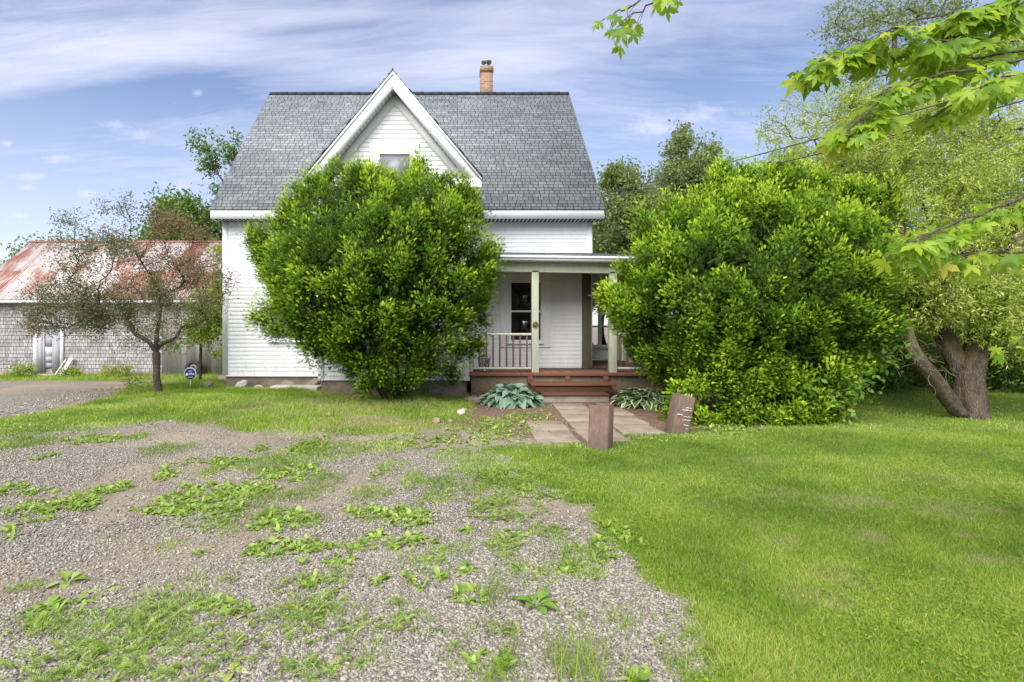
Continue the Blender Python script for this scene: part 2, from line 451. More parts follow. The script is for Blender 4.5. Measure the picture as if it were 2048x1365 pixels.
POPLARM = leaf_mat('poplar_leaves', [(0, (.09, .125, .04)), (.5, (.19, .25, .08)), (1, (.33, .4, .15))], (.38, .46, .1), .42, .45)
TREEM = leaf_mat('mid_green_tree_leaves', [(0, (.05, .1, .022)), (.5, (.1, .19, .035)), (1, (.2, .31, .06))], (.28, .42, .06), .3, .5)
LIMEM = leaf_mat('lime_sapling_leaves', [(0, (.15, .22, .03)), (.5, (.26, .34, .05)), (1, (.4, .46, .1))], (.45, .55, .08), .35, .5)
SHRUBM = leaf_mat('deep_green_shrub_leaves', [(0, (.035, .08, .015)), (.5, (.09, .18, .03)), (1, (.2, .33, .055))], (.3, .48, .06), .38, .45)
SHRUBL = leaf_mat('bright_shrub_leaves', [(0, (.06, .14, .02)), (.5, (.15, .28, .04)), (1, (.29, .43, .07))], (.36, .54, .06), .36, .45)
HOSTAB = m_hosta('blue_green_hosta', (.12, .2, .13), (.24, .36, .24), (.3, .42, .3), .75, 1.)
HOSTAV = m_hosta('cream_edged_hosta', (.05, .12, .04), (.1, .2, .06), (.6, .62, .34), .62, .78)
BARKW = m_bark('white_poplar_bark', (.25, .24, .22), (.5, .49, .45), 5.)
BARKB = m_bark('grey_brown_bark', (.05, .036, .028), (.17, .13, .105), 9.)
BARKT = m_bark('fine_twig_bark', (.05, .038, .032), (.12, .09, .075), 14.)
BARKY = m_bark('yew_bark', (.03, .022, .017), (.095, .07, .052), 12.)
BARKWIL = m_bark('furrowed_willow_bark', (.03, .024, .019), (.17, .132, .1), 10., (.15, .12, .035))
# ------------------------------------------------------------------ farmhouse
def siding(name, m, parent, xl, xr, z0, z1, y, course=.1016, axis='y-', lap=.017):
    """lapped boards between xl(z) and xr(z); axis y- faces the road, x+ / x- face sideways (y is then the wall's x)"""
    c = Coll(); z = z0
    def P(u, d, zz):
        return (u, y - d, zz) if axis == 'y-' else ((y + d, u, zz) if axis == 'x+' else (y - d, u, zz))
    while z < z1 - 1e-4:
        zt = min(z + course, z1)
        a0, b0, a1, b1 = xl(z), xr(z), xl(zt), xr(zt)
        if b0 - a0 > .01:
            b1 = max(b1, a1)
            c.poly([P(a0, lap, z), P(b0, lap, z), P(b1, .003, zt), P(a1, .003, zt)])
            c.poly([P(a0, .0, z), P(b0, .0, z), P(b0, lap, z), P(a0, lap, z)])
        z = zt
    return c.build(name, m, parent)


def K(v): return lambda z: v


def window(parent, x0, x1, z0, z1, y, glass, wide=.07, casing=None, rail=True, sill=True, top_trim=0.):
    """double hung window standing proud of a wall that faces the road"""
    c = Coll(); yo = y - .055
    c.box(x0 - wide, x0, yo, y + .02, z0 - wide, z1 + wide); c.box(x1, x1 + wide, yo, y + .02, z0 - wide, z1 + wide)
    c.box(x0, x1, yo + .002, y + .02, z1, z1 + wide); c.box(x0, x1, yo + .002, y + .02, z0 - wide, z0)
    w = c.build('window', TRIM, parent, bevel=.004)
    if casing:
        cs = Coll(); a, b = casing
        cs.box(x0 - wide - a, x0 - wide - .002, y - .032, y + .02, z0 - wide - b, z1 + wide)
        cs.box(x1 + wide + .002, x1 + wide + a, y - .032, y + .02, z0 - wide - b, z1 + wide)
        cs.box(x0 - wide - a - .002, x1 + wide + a + .002, y - .036, y + .02, z1 + wide + .002, z1 + wide + max(a, top_trim))
        cs.box(x0 - wide + .001, x1 + wide - .001, y - .03, y + .02, z0 - wide - b, z0 - wide - .002)
        cs.build('casing', TRIM, w, bevel=.003)
    zm = (z0 + z1) / 2
    for i, (a, b) in enumerate(((z0, zm), (zm, z1))):
        p = Coll(); p.box(x0, x1, y - .028 - .008 * (i == 0), y - .02 - .008 * (i == 0), a, b); p.build('pane', glass, w)
    if rail:
        r = Coll(); r.box(x0, x1, y - .05, y - .014, zm - .022, zm + .022); r.build('meeting_rail', TRIM, w, bevel=.003)
    if sill:
        s = Coll(); s.box(x0 - wide - .02, x1 + wide + .02, y - .085, y + .01, z0 - wide - .03, z0 - wide - .001)
        s.build('sill', TRIM, w, bevel=.004)
    return w


YW, YG = 14.0, 12.49                     # main front wall, front of the gabled wing
XL, XR = -5.93, 3.39
ZB = .344                                # bottom of the siding
house = thing('farmhouse', (-1.3, 15, 0), 'white clapboard farmhouse with grey shingle roof, steep front gable and porch', 'house')

# walls
siding('main_wall', SIDING, house, K(XL), K(XR), ZB, 4.3, YW)
S_MAIN = (9.23 - 4.51) / (18.0 - 13.6)
def zr(y): return 4.47 + (y - 13.6) * S_MAIN if y < 18 else 4.47 + (22.4 - y) * S_MAIN
for x, ax in ((XR, 'x+'), (XL, 'x-')):
    siding('side_wall', SIDING, house, lambda z: YW if z < 4.4 else 13.75 + (z - 4.47) / S_MAIN, lambda z: 22 if z < 4.4 else 22.25 - (z - 4.47) / S_MAIN, ZB, 8.9, x, axis=ax)
c = Coll()
for x0, x1, y0, y1 in ((XL - .03, XL + .1, YW - .03, YW + .1), (XR - .1, XR + .03, YW - .03, YW + .1), (3.15, 3.3, YW - .04, YW - .0275)): Coll().box(x0, x1, y0, y1, ZB - .01 if x0 != 3.15 else .521, 4.28 if x0 != 3.15 else 2.94).build('corner_board', TRIM, house)
Coll().box(XL + .04, XR - .04, YW + .02, 22, -.3, ZB - .003).build('foundation', FOUND, house)
Coll().box(XL - .01, XR + .01, YW - .02, YW + .03, ZB - .05, ZB - .004).build('starter_strip', TRIM, house)

# gabled wing
WXL, WXR, WC = -3.13, .25, -1.42
SG = 2.35 / 1.96
ga = lambda z: WXL if z < 4.55 else max(WXL, WC - (6.62 - z) / SG)
gb = lambda z: WXR if z < 4.55 else min(WXR, WC + (6.62 - z) / SG)
siding('wing_wall', SIDING, house, ga, gb, ZB, 6.6, YG)
siding('wing_side_wall', SIDING, house, K(YG), K(YW + 1), ZB, 4.9, WXR, axis='x+')
siding('wing_side_wall', SIDING, house, K(YG), K(YW + 1), ZB, 4.9, WXL, axis='x-')
for x0, x1 in ((WXL - .03, WXL + .1), (WXR - .12, WXR + .03)): Coll().box(x0, x1, YG - .03, YG + .08, ZB - .012, 4.62).build('wing_corner_board', TRIM, house, bevel=.004)
Coll().box(WXL + .04, WXR - .04, YG + .02, YW + .5, -.3, ZB - .003).build('wing_foundation', FOUND, house)
window(house, -1.76, -1.08, 4.2, 5.45, YG - .012, SCREEN, .06, (.16, .05), top_trim=.2)
window(house, -1.85, -.95, 1.2, 2.75, YG - .012, SCREEN, .07, (.08, .05))

# left window of the main wall
window(house, -4.68, -3.85, 1.27, 2.35, YW - .012, SCREEN, .07, (.07, .05))
# porch window
window(house, 1.36, 2.10, 1.23, 2.68, YW - .012, GLASS, .07, (.2, .12), top_trim=.13)

# main roof
def roof_slab(c, lo, hi, thick):
    """lo/hi: two points of the eave and two of the ridge"""
    (a, b), (d, e) = lo, hi
    n = unit(np.cross(np.subtract(b, a), np.subtract(d, a))); n = n if n[2] > 0 else -n
    c.prism([a, b, e, d], -n * thick)

rf = Coll()
XRL, XRR = -6.12, 3.635
roof_slab(rf, ((XRL, 13.56, 4.47), (XRR, 13.56, 4.47)), ((XRL, 18, 9.23), (XRR, 18, 9.23)), .05)
roof_slab(rf, ((XRL, 22.44, 4.47), (XRR, 22.44, 4.47)), ((XRL, 18, 9.23), (XRR, 18, 9.23)), .05)
V = rf.V
for i in range(len(V)):
    v = V[i]; d = np.hypot(np.abs(v[:, 1] - 18), v[:, 2] - 9.23); V[i] = v
    rf.A.setdefault('uvw', []).append((8 * i, np.stack([v[:, 0], 7 - d, 0 * d], 1)))
roof = rf.build('roof', SHINGLE, house)
rc = Coll()
for k in range(33):
    x = XRL + .002 + k * .2955; h = .014 * vnoise(np.array(k * 1.7), np.array(.3))
    for sgn in (-1, 1):
        y = 18 + sgn * .13
        rc.prism([(x, 18, 9.245 + h), (x + .293, 18, 9.25 + h), (x + .293, y, 9.125 + h), (x, y, 9.12 + h)], (0, 0, -.012))
cap = rc.build('ridge_cap', SHINGLE, roof)
# eave boxes
c = Coll()
c.prism([(XRL + .02, 13.6, 4.45), (XRL + .02, 13.6, 4.23), (XRL + .02, 14.02, 4.23), (XRL + .02, 14.02, 4.88)], (XRR - XRL - .04, 0, 0))
c.build('eave_fascia', TRIM, house)
c = Coll()
for k in range(int((XRR - XRL) / .1)):
    x = XRL + .1 + k * .1
    c.box(x, x + .045, 13.6, 13.97, 4.222, 4.2285)
c.build('soffit_vent', BLACK, house)
c = Coll()                                # rake boards on both end gables
for x0, x1 in ((XRL + .03, XL - .002), (XR + .002, XRR - .03)):
    for ya, yb in ((13.625, 18.), (22.4, 18.)):
        Coll().prism([(x0, ya, 4.44), (x0, yb, 9.17), (x0, yb, 8.98), (x0, ya, 4.26)], (x1 - x0, 0, 0)).build('rake_board', TRIM, house)

# wing roof, ending where it dies into the main roof
rf = Coll(); zt, ze = 7.22, 4.87
yv = lambda z: 13.6 + (z - 4.47) / S_MAIN + .05
for sg in (-1, 1):
    P = [(WC + sg * 1.985, 12.06, ze - .02), (WC + sg * 1.985, yv(ze - .02), ze - .02), (WC, yv(zt), zt), (WC, 12.06, zt)]
    n = unit(np.array([sg * SG, 0, 1.]))
    i0 = rf.n
    rf.prism(P, -n * .03)
    v = rf.V[-1]; d = np.hypot(v[:, 0] - WC, v[:, 2] - zt)
    rf.A.setdefault('uvw', []).append((i0, np.stack([v[:, 1], 5 - d, 0 * d], 1)))
rf.build('wing_roof', SHINGLE, house)
def chevron(name, m, apex, half, band, y0, y1, clip=None):
    c = Coll()
    for sg in (-1, 1):
        c.prism([(WC, y0, apex), (WC + sg * half, y0, apex - half * SG), (WC + sg * half, y0, apex - half * SG - band), (WC, y0, apex - band)], (0, y1 - y0, 0))
    return c.build(name, m, house)
chevron('gable_crown', TRIM, 7.165, 1.955, .075, 12.075, 12.1)
chevron('gable_fascia', TRIM, 7.09, 1.915, .30, 12.1, 12.13)
chevron('gable_soffit', SOFFIT, 6.86, 1.86, .02, 12.13, YG - .006)
chevron('gable_frieze', TRIM, 6.835, 1.86, .25, YG - .045, YG - .002)
c = Coll()
for sg in (-1, 1):
    for k in range(26):
        s0 = .05 + k * .069
        x0, x1 = WC + sg * s0, WC + sg * (s0 + .013)
        c.prism([(x0, 12.16, 6.838 - s0 * SG), (x1, 12.16, 6.838 - (s0 + .013) * SG), (x1, YG - .06, 6.838 - (s0 + .013) * SG), (x0, YG - .06, 6.838 - s0 * SG)], (0, 0, -.004))
c.build('gable_soffit_vent', plain('mildewed_vent_slot', (.36, .36, .32), .8), house)
c = Coll()                                # boxed eave returns that run back along the wing
for sg in (-1, 1):
    xo, xi = WC + sg * 1.955, WC + sg * 1.2
    a, b = min(xo, xi), max(xo, xi)
    c.box(a, b, 12.095, YG - .005, 4.62, 4.80)
    w = WXR + .002 if sg > 0 else WXL - .002
    a, b = min(xo, w), max(xo, w)
    c.box(a, b, YG - .004, 13.98, 4.625, 4.80)
    c.build('eave_return', TRIM, house, bevel=.005); c = Coll()

# chimney on the ridge
c = Coll(); cx0, cx1, cy0, cy1 = .77, 1.18, 18.35, 18.78
c.box(cx0, cx1, cy0, cy1, 8.5, 10.08); c.box(cx0 - .018, cx1 + .018, cy0 - .018, cy1 + .018, 10.08, 10.27)
ch = c.build('chimney', BRICK, roof)
c = Coll(); xm, ym = .975, 18.56
c.tube([(xm, ym, 10.26), (xm, ym, 10.3)], [.14, .1], 14); c.tube([(xm, ym, 10.29), (xm, ym, 10.44)], .085, 14)
c.tube([(xm, ym, 10.46), (xm, ym, 10.51), (xm, ym, 10.56)], [.17, .18, .09], 16)
for a in range(4): c.tube([(xm + .07 * math.cos(a * 1.57), ym + .07 * math.sin(a * 1.57), 10.3), (xm + .14 * math.cos(a * 1.57), ym + .14 * math.sin(a * 1.57), 10.48)], .008, 4)
c.build('chimney_cap', METAL, house, smooth=True)

# porch
PX1, PYB, DZ = 5.15, 17.6, .52
c = Coll(); c.box(WXR + .02, PX1, 12.44, YW - .025, DZ - .035, DZ); c.box(XR + .03, PX1, YW - .024, PYB, DZ - .035, DZ)
deck = c.build('porch_deck', DECK, house)
c = Coll(); c.box(WXR + .025, PX1, 12.405, 12.439, DZ - .075, DZ + .004); c.build('deck_edge_board', STEPW, deck, bevel=.004)
Coll().box(WXR + .06, PX1 - .05, 12.47, 12.49, -.25, DZ - .078).build('porch_skirt', PLY, house)
Coll().box(PX1 - .05, PX1 - .03, 12.47, PYB, -.25, DZ - .078).build('side_skirt', PLY, house)
sag = lambda x: -.016 * (x - 1)
for x0, x1 in ((1.675, 1.835), (3.43, 3.6), (4.98, 5.14)):
    y0 = 12.42
    p = Coll().box(x0, x1, y0, y0 + .15, DZ + .004, 2.84 + sag(x0)).build('porch_post', GREEN, house, bevel=.006)
Coll().box(4.98, 5.14, 17.3, 17.44, DZ, 2.82).build('porch_post', GREEN, house, bevel=.006)
Coll().box(3.152, 3.345, YW - .2, YW - .037, DZ, 2.94).build('corner_post', OLIVE, house, bevel=.005)
c = Coll()
c.prism([(WXR + .02, 12.42, 2.80 + sag(WXR)), (PX1, 12.42, 2.80 + sag(PX1)), (PX1, 12.42, 3.035 + sag(PX1)), (WXR + .02, 12.42, 3.035 + sag(WXR))], (0, .13, 0))
c.box(PX1 - .13, PX1, 12.56, PYB, 2.74, 2.96)
c.build('porch_beam', GREEN, house, bevel=.005)
cb = m_boards('painted_ceiling_boards', (.36, .36, .3), (.5, .5, .43), .09, 'Y', (12, 1, 1))
c = Coll(); c.box(WXR + .02, PX1 - .14, 12.56, YW - .026, 2.95, 2.97); c.box(XR + .03, PX1 - .14, YW - .025, PYB, 2.95, 2.97)
c.build('porch_ceiling', cb, house)
c = Coll()
A, B, Cc, D = (WXR + .02, 12.2, 3.13), (5.38, 12.2, 3.06), (3.42, YW - .003, 3.44), (WXR + .02, YW - .003, 3.46)
c.prism([A, B, Cc, D], (0, 0, -.025)); c.prism([B, (5.38, 17.7, 3.08), (3.42, 17.7, 3.44), Cc], (0, 0, -.025))
for q in range(2): c.A.setdefault('uvw', []).append((8 * q, c.V[q][:, [0, 1, 2]]))
pr = c.build('porch_roof', SHINGLE, house)
c = Coll()
c.prism([(WXR + .02, 12.17, 3.04), (5.4, 12.17, 2.97), (5.4, 12.17, 3.14 - .085), (WXR + .02, 12.17, 3.125)], (0, .06, 0))
c.prism([(WXR + .02, 12.14, 3.095), (5.4, 12.14, 3.03), (5.4, 12.14, 3.075), (WXR + .02, 12.14, 3.145)], (0, .03, 0))
c.prism([(WXR + .02, 12.24, 3.03), (5.3, 12.24, 2.965), (5.3, 12.24, 2.99), (WXR + .02, 12.24, 3.055)], (0, .19, 0))
c.box(5.34, 5.4, 12.235, 17.7, 2.97, 3.06)
c.build('roof_edge_trim', TRIM, pr)

def railing(x0, x1, first):
    r = Coll(); r.box(x0, x1, 12.46, 12.54, 1.362, 1.412); rl = r.build('railing', plain('pale_rail_paint', (.62, .64, .5), .5, .12), house, bevel=.006)
    Coll().box(x0, x1, 12.465, 12.535, .595, .64).build('bottom_rail', GREEN, rl, bevel=.004)
    x = first
    while x < x1 - .03:
        Coll().box(x - .021, x + .021, 12.482, 12.52, .6405, 1.3615).build('baluster', BALUSTER, rl, bevel=.003); x += .1535
railing(WXR + .02, 1.672, .345)
railing(3.605, 4.975, 3.7)
Coll().box(WXR + .0205, WXR + .1, 12.425, 12.455, .54, 1.43).build('half_post', GREEN, house, bevel=.004)

# steps
st = Coll().box(1.575, 3.41, 11.74, 12.355, .292, .33).build('steps', STEPW, house, bevel=.006)
for x in (1.58, 2.42, 3.28): Coll().box(x, x + .11, 12.36, 12.404, .30, DZ - .08).build('step_block', STEPW, st, bevel=.004)
Coll().box(1.66, 3.3, 11.80, 11.83, .165, .2915).build('riser', STEPW, st, bevel=.004)
Coll().box(1.76, 3.13, 11.33, 11.798, .132, .168).build('tread', STEPW, st, bevel=.006)
Coll().box(1.76, 3.13, 11.38, 11.72, -.1, .131).build('step_base', CONC, st, bevel=.008)

# the sunroom wall at the end of the side porch
def hole_wall():
    c = Coll(); y = 17.6
    c.box(XR + .031, 4.12, y, y + .1, .53, 2.945); c.box(4.12, 4.98, y, y + .1, .53, .95); c.box(4.12, 4.98, y, y + .1, 2.25, 2.945); c.box(4.98, 5.15, y, y + .1, .53, 2.945)
    return c.build('sunroom_wall', SIDING, house)
hole_wall()
c = Coll(); y = 17.56
for x0, x1 in ((4.1, 4.16), (4.50, 4.60), (4.93, 5.0)): c.box(x0, x1, y, y + .12, .93, 2.26)
c.box(4.16, 4.5, y, y + .12, .93, 1.0); c.box(4.6, 4.93, y, y + .12, .93, 1.0); c.box(4.16, 4.5, y, y + .12, 2.18, 2.26); c.box(4.6, 4.93, y, y + .12, 2.18, 2.26)
c.box(4.16, 4.5, y + .02, y + .08, 1.56, 1.62); c.box(4.6, 4.93, y + .02, y + .08, 1.56, 1.62)
wn = c.build('sunroom_window', TRIM, house, bevel=.004)
c = Coll(); c.box(4.161, 4.499, y + .04, y + .046, 1.0, 2.18); c.box(4.601, 4.929, y + .04, y + .046, 1.0, 2.18); c.build('sunroom_pane', CLEAR, wn)
Coll().box(XR + .031, 5.0, 17.5, 17.555, .9, .928).build('sunroom_sill', TRIM, wn)
siding('sunroom_siding', SIDING, house, K(XR + .04), K(4.98), .56, .9, 17.597)

# small things on the porch
orn = Coll(); a = np.linspace(0, 2 * np.pi, 22)
orn.tube(np.stack([1.755 + .058 * np.cos(a), 0 * a + 12.405, 1.6 + .058 * np.sin(a)], 1), .011, 6, False)
orn.tube([(1.755, 12.416, 1.6), (1.755, 12.4, 1.6)], [.045, .04], 14)
for k in (-1, 0, 1): orn.tube([(1.755 + k * .03, 12.4, 1.64), (1.755 + k * .036, 12.398, 1.675)], .009, 5)
tag(orn.build('door_ornament', BRASS, smooth=True), 'small round brass ornament nailed to the sage porch post beside the steps', 'ornament')

pot = thing('flower_pot', (.62, 12.85, DZ), 'patterned blue and white planter standing on the deck behind the left railing', 'planter')
zz = np.array([0, .02, .3, .34, .34, .3]); rr = np.array([.1, .115, .15, .16, .14, .13])
MP = Mat('blue_white_glaze'); w = M_w = MP.n('TexVoronoi', dict(feature='DISTANCE_TO_EDGE'), Vector=MP.obj(), Scale=16.)
MP.bsdf(MP.ramp(w.outputs['Distance'], [(.08, (.05, .06, .14)), (.14, (.7, .7, .74))]), .3)
Coll().tube(np.stack([0 * zz + .62, 0 * zz + 12.85, DZ + zz], 1), rr, 18).build('pot', MP.m, pot, smooth=True)
P = np.tile([.62, 12.85, DZ + .3], (30, 1)); D = rand_unit(30) * [1, 1, .4] + [0, 0, .7]
V, Q, t, s_, k = ribbons(P, D, np.tile([0, 0, 1.], (30, 1)) + rand_unit(30) * .2, rng.uniform(.15, .28, 30), .05, [.1, .8, 1, .6, .05], .35)
cc = Coll().add(V, Q, rnd=np.repeat(rng.random(30), k)); cc.build('pot_plant', SHRUBL, pot)

# ------------------------------------------------------------------ barn
barn = thing('barn', (-11, 19, 0), 'old grey shingled barn with a rusty metal roof behind the bronze tree', 'barn')
BY, BXL, BXR = 17.9, -15.75, -6.7
siding('barn_wall', BARNW, barn, K(BXL), K(-9.6), .12, 2.5, BY, .118, lap=.014)
Coll().box(-9.6, BXR, BY - .02, BY + .08, .02, 2.5).build('board_wall', BARNBOARD, barn)
Coll().box(BXL + .02, -9.6, BY + .001, BY + .2, -.2, 2.5).build('wall_sheathing', BARNBOARD, barn)
c = Coll()
for y in (BY + .2, 23.): pass
for x in (BXL, BXR - .1): Coll().prism([(x, BY + .22, -.2), (x, 23.1, -.2), (x, 23.1, 2.5), (x, 20.5, 4.62), (x, BY + .22, 2.55)], (.1, 0, 0)).build('end_wall', BARNBOARD, barn)
Coll().box(BXL + .12, BXR - .12, 23.0, 23.1, -.2, 2.5).build('back_wall', BARNBOARD, barn)
Coll().box(BXL - .02, -9.6, BY - .035, BY - .002, -.15, .118).build('sill_stone', ROCKB, barn)
rf = Coll()
for sg, ye in ((1, 17.6), (-1, 23.4)):
    i0 = rf.n
    roof_slab(rf, ((-15.87, ye, 2.46), (-6.45, ye, 2.46)), ((-15.87, 20.5, 4.74), (-6.45, 20.5, 4.74)), .04)
    v = rf.V[-1]; rf.A.setdefault('uvw', []).append((i0, np.stack([v[:, 0], np.hypot(v[:, 1] - 20.5, v[:, 2] - 4.74), 0 * v[:, 0]], 1)))
br = rf.build('barn_roof', RUST, barn)
c = Coll(); c.tube([(-15.9, 20.5, 4.75), (-6.45, 20.5, 4.75)], .05, 6); c.build('ridge_roll', RUST, br)
Coll().box(-15.85, -6.47, 17.62, 17.66, 2.34, 2.425).build('barn_fascia', BARNTRIM, barn)
# plank door
d = Coll()
x0, x1 = -13.62, -12.88
for a, b, q in ((x0, x0 + .2, 0), (x0 + .203, x0 + .26, .01), (x1 - .24, x1, 0)): d.box(a, b, BY - .07 - q, BY - .02, .12, 1.32)
d.box(x0 + .262, x1 - .242, BY - .06, BY - .02, .42, .62); d.box(x0 + .262, x1 - .242, BY - .055, BY - .02, .93, 1.3)
dr = d.build('barn_door', DOORGREY, barn)
Coll().box(x0 + .263, x1 - .243, BY - .052, BY - .02, .622, .928).build('pale_panel', BARNTRIM, dr)
Coll().box(x0 + .263, x1 - .243, BY - .05, BY - .02, .25, .415).build('kick_panel', DOORGREY, dr)
c = Coll(); c.box(x0 - .12, x0 - .004, BY - .06, BY - .0145, .05, 1.36); c.box(x1 + .004, x1 + .11, BY - .06, BY - .0145, .05, 1.6); c.box(x0 - .2, x1 + .11, BY - .062, BY - .0145, 1.602, 1.67)
c.build('door_trim', BARNTRIM, barn)
Coll().box(x0 - .3, x1 + .15, BY - .35, BY - .06, -.05, .06).build('door_step', ROCKG, barn)

def lean(name, x0, w, h, tilt, th, m, label):
    c = Coll(); b = np.array([x0, BY - .42, .0]); t = np.array([x0 + tilt, BY - .08, h])
    c.prism([b, b + [w, 0, 0], t + [w, 0, 0], t], (0, -th, 0)); return tag(c.build(name, m, bevel=.004), label, 'board')
lean('leaning_board', -12.66, .13, .58, .13, .03, BARNTRIM, 'wide white board leaning on the barn wall right of its door')
lean('leaning_stick', -12.82, .045, .52, .14, .03, LUMBER, 'thin orange stick leaning between the barn door and the white board')

# sill timbers between barn and house
c = Coll(); c.box(-6.68, -5.97, 15.35, 15.5, .08, .2); tag(c.build('timber_beam', LUMBER, bevel=.005), 'pale timber lying on the grass between the house corner and the board wall', 'timber')
# tyre leaning on the boards
ty = thing('tyre', (-8.43, 17.55, .05), 'black tyre leaning against the grey board wall behind the blue sign', 'tyre')
a = np.linspace(0, 2 * np.pi, 33); tc = Coll()
prof = [(-.06, .14), (-.075, .18), (-.065, .235), (-.04, .255), (.04, .255), (.065, .235), (.075, .18), (.06, .14)]
def lathe_y(prof, cx, cy, cz, tilt=.18):
    V = []; n = len(a) - 1
    for k in range(n):
        for (dy, r) in prof:
            x, y, z = cx + r * np.cos(a[k]), dy, r * np.sin(a[k]); V.append((x, cy + y * math.cos(tilt) + z * math.sin(tilt), cz + z * math.cos(tilt) - y * math.sin(tilt)))
    m = len(prof); Fq = [(k * m + i, k * m + (i + 1) % m, ((k + 1) % n) * m + (i + 1) % m, ((k + 1) % n) * m + i) for k in range(n) for i in range(m)]
    return V, np.array(Fq)
tc.add(*lathe_y(prof, -8.43, 17.6, .26)); tc.build('tread', BLACK, ty, smooth=True)
rc_ = Coll(); rc_.add(*lathe_y([(-.035, .139), (-.04, .07), (-.015, .02), (.015, .02), (.04, .07), (.035, .139)], -8.43, 17.6, .26)); rc_.build('rim', plain('dull_wheel_steel', (.12, .12, .12), .5, metal=.5), ty, smooth=True)

# blue octagonal yard sign
sx, sy, sz = -6.26, 12.9, .46
sg_ = thing('yard_sign', (sx, sy, 0), 'small blue octagonal security sign on a stake beside the bronze tree', 'sign')
def octo(r, y, th):
    a8 = np.arange(8) * np.pi / 4 + np.pi / 8
    return Coll().prism(np.stack([sx + r * np.cos(a8), 0 * a8 + y, sz + r * np.sin(a8)], 1), (0, th, 0))
octo(.15, sy, .012).build('sign_border', SIGNWHITE, sg_)
octo(.136, sy - .004, .003).build('sign_face', SIGNBLUE, sg_)
c = Coll(); y = sy - .009
hx, hz = sx - .072, sz - .022
c.prism([(hx - .03, y, hz - .03), (hx + .03, y, hz - .03), (hx + .03, y, hz + .012), (hx, y, hz + .042), (hx - .03, y, hz + .012)], (0, .003, 0))
for x0, x1, z0, z1 in ((-.05, .05, .055, .063), (-.03, .018, -.002, .012), (.026, .056, -.002, .012), (.066, .1, -.006, .014), (-.03, .012, -.03, -.016), (.02, .06, -.03, -.016), (.07, .1, -.034, -.016), (-.05, .07, -.085, -.075)):
    c.box(sx + x0, sx + x1, y, y + .003, sz + z0, sz + z1)
c.build('sign_lettering', SIGNWHITE, sg_)
Coll().tube([(sx, sy + .016, -.1), (sx, sy + .016, sz)], .008, 6).build('stake', METAL, sg_)
# ------------------------------------------------------------------ ground
G = lambda *p: [tuple(gnd(a, b)) for a, b in p]
LAWN = [(1.0, .8), (1.05, 2.34), (1.19, 2.89), (1.22, 3.59), (1.09, 4.23), (.78, 5.31), (.57, 6.4), (.25, 7.05), (.94, 7.15), (1.59, 6.86), (2.6, 7.45), (3.3, 7.85), (4.4, 8.25), (6, 8.7), (7, 9.6), (7.2, 14), (6, 26), (60, 60), (60, -20), (1.0, -20)]
ISLAND = [(.16, 9.67), (-.05, 8.45), (-1.5, 7.95), (-3.1, 8.25), (-4.7, 8.95), (-6.1, 8.5), (-7.6, 8.3), (-7.3, 9.4), (-7.5, 12.2), (-8.9, 15.3), (-5.8, 16.5), (-5.8, 14.0), (-3.1, 14), (-3.1, 12.45), (.25, 12.45)]
MULCH = [(1.6, 6.9), (2.6, 7.5), (4.4, 8.3), (6.6, 9.0), (7.4, 10.5), (7, 12.5), (.3, 12.45), (.2, 9.7), (.0, 8.6), (1.0, 7.4)]
DRY = [  # straw coloured or bare spots: photo ellipse (x, y, rx, ry, strength)
    (1545, 990, 45, 14, .9), (1840, 1012, 170, 26, .8), (1735, 1073, 35, 14, .9), (1555, 1072, 26, 22, .9), (1690, 1165, 60, 26, .65), (1815, 1192, 55, 24, .95), (1970, 1128, 90, 18, .9), (1935, 1072, 22, 8, .8),
    (1625, 1185, 60, 24, .6), (1990, 1165, 60, 16, .4), (1880, 960, 120, 12, .35), (1720, 1225, 45, 20, .6), (1930, 905, 90, 8, .35), (1500, 925, 70, 10, .3),
    (740, 815, 130, 26, 1.1), (620, 838, 70, 16, .8), (520, 825, 60, 14, .8), (290, 815, 60, 10, .7), (830, 845, 90, 14, .7), (760, 855, 160, 16, 1.1), (430, 850, 60, 10, .6), (880, 820, 50, 12, .4)]
DRYW = []
for a, b, rx, ry, s in DRY:
    p = gnd(a, b); DRYW.append((p[0], p[1], rx / F * p[1], ry * p[1] ** 2 / (F * CZ), s))


def dryness(x, y):
    d = np.zeros_like(x)
    n = fbm(x * .8, y * 1.3, 3.2, 5)
    for a, b, rx, ry, s in DRYW:
        q = ((x - a) / rx) ** 2 + ((y - b) / ry) ** 2
        d = np.maximum(d, (.6 if a > .5 else .8) * s * sstep(1.7, .1, q * .55 + np.abs(n - .42) * 7.))
    return d


def masks(x, y):
    wx = x + (fbm(x, y, 1.7) - .5) * .5 + (vnoise(x * 9, y * 9) - .5) * .1; wy = y + (fbm(y, x, 1.9) - .5) * .5
    lawn = sstep(-.1, .12, sdf(wx, wy, LAWN))
    isl = sstep(-.25, .15, sdf(wx, wy, ISLAND))
    strip = sstep(15.9, 16.3, wy) * sstep(-5.5, -6, x) + sstep(-16, -17, wx) * sstep(13, 14, wy)
    mul = sstep(-.2, .15, sdf(wx, wy, MULCH)) * (1 - lawn)
    lawn = np.maximum(lawn, np.clip(strip, 0, 1))
    inner = np.clip(1 - lawn - isl - mul, 0, 1)
    soil = np.exp(-((y - 7.6) / .75) ** 2) * sstep(-6, -4.5, x) * .9                   # trodden soil in front of the island
    soil = np.maximum(soil, sstep(.5, .66, fbm(x + 7, y, .75, 4)) * .75)
    gravel = inner * (1 - soil)
    return lawn, isl, mul, gravel


def gz(x, y):
    x = np.asarray(x, float); y = np.asarray(y, float)
    z = .10 * sstep(-.3, 1.3, sdf(x, y, ISLAND)) + (fbm(x, y, .6, 3) - .5) * .05
    z = z - .02 * np.exp(-((x + 1.5) / 2.5) ** 2 - ((y - 4.5) / 2) ** 2)
    far = np.hypot(x, y - 10); return z + sstep(30, 150, far) * 2.0


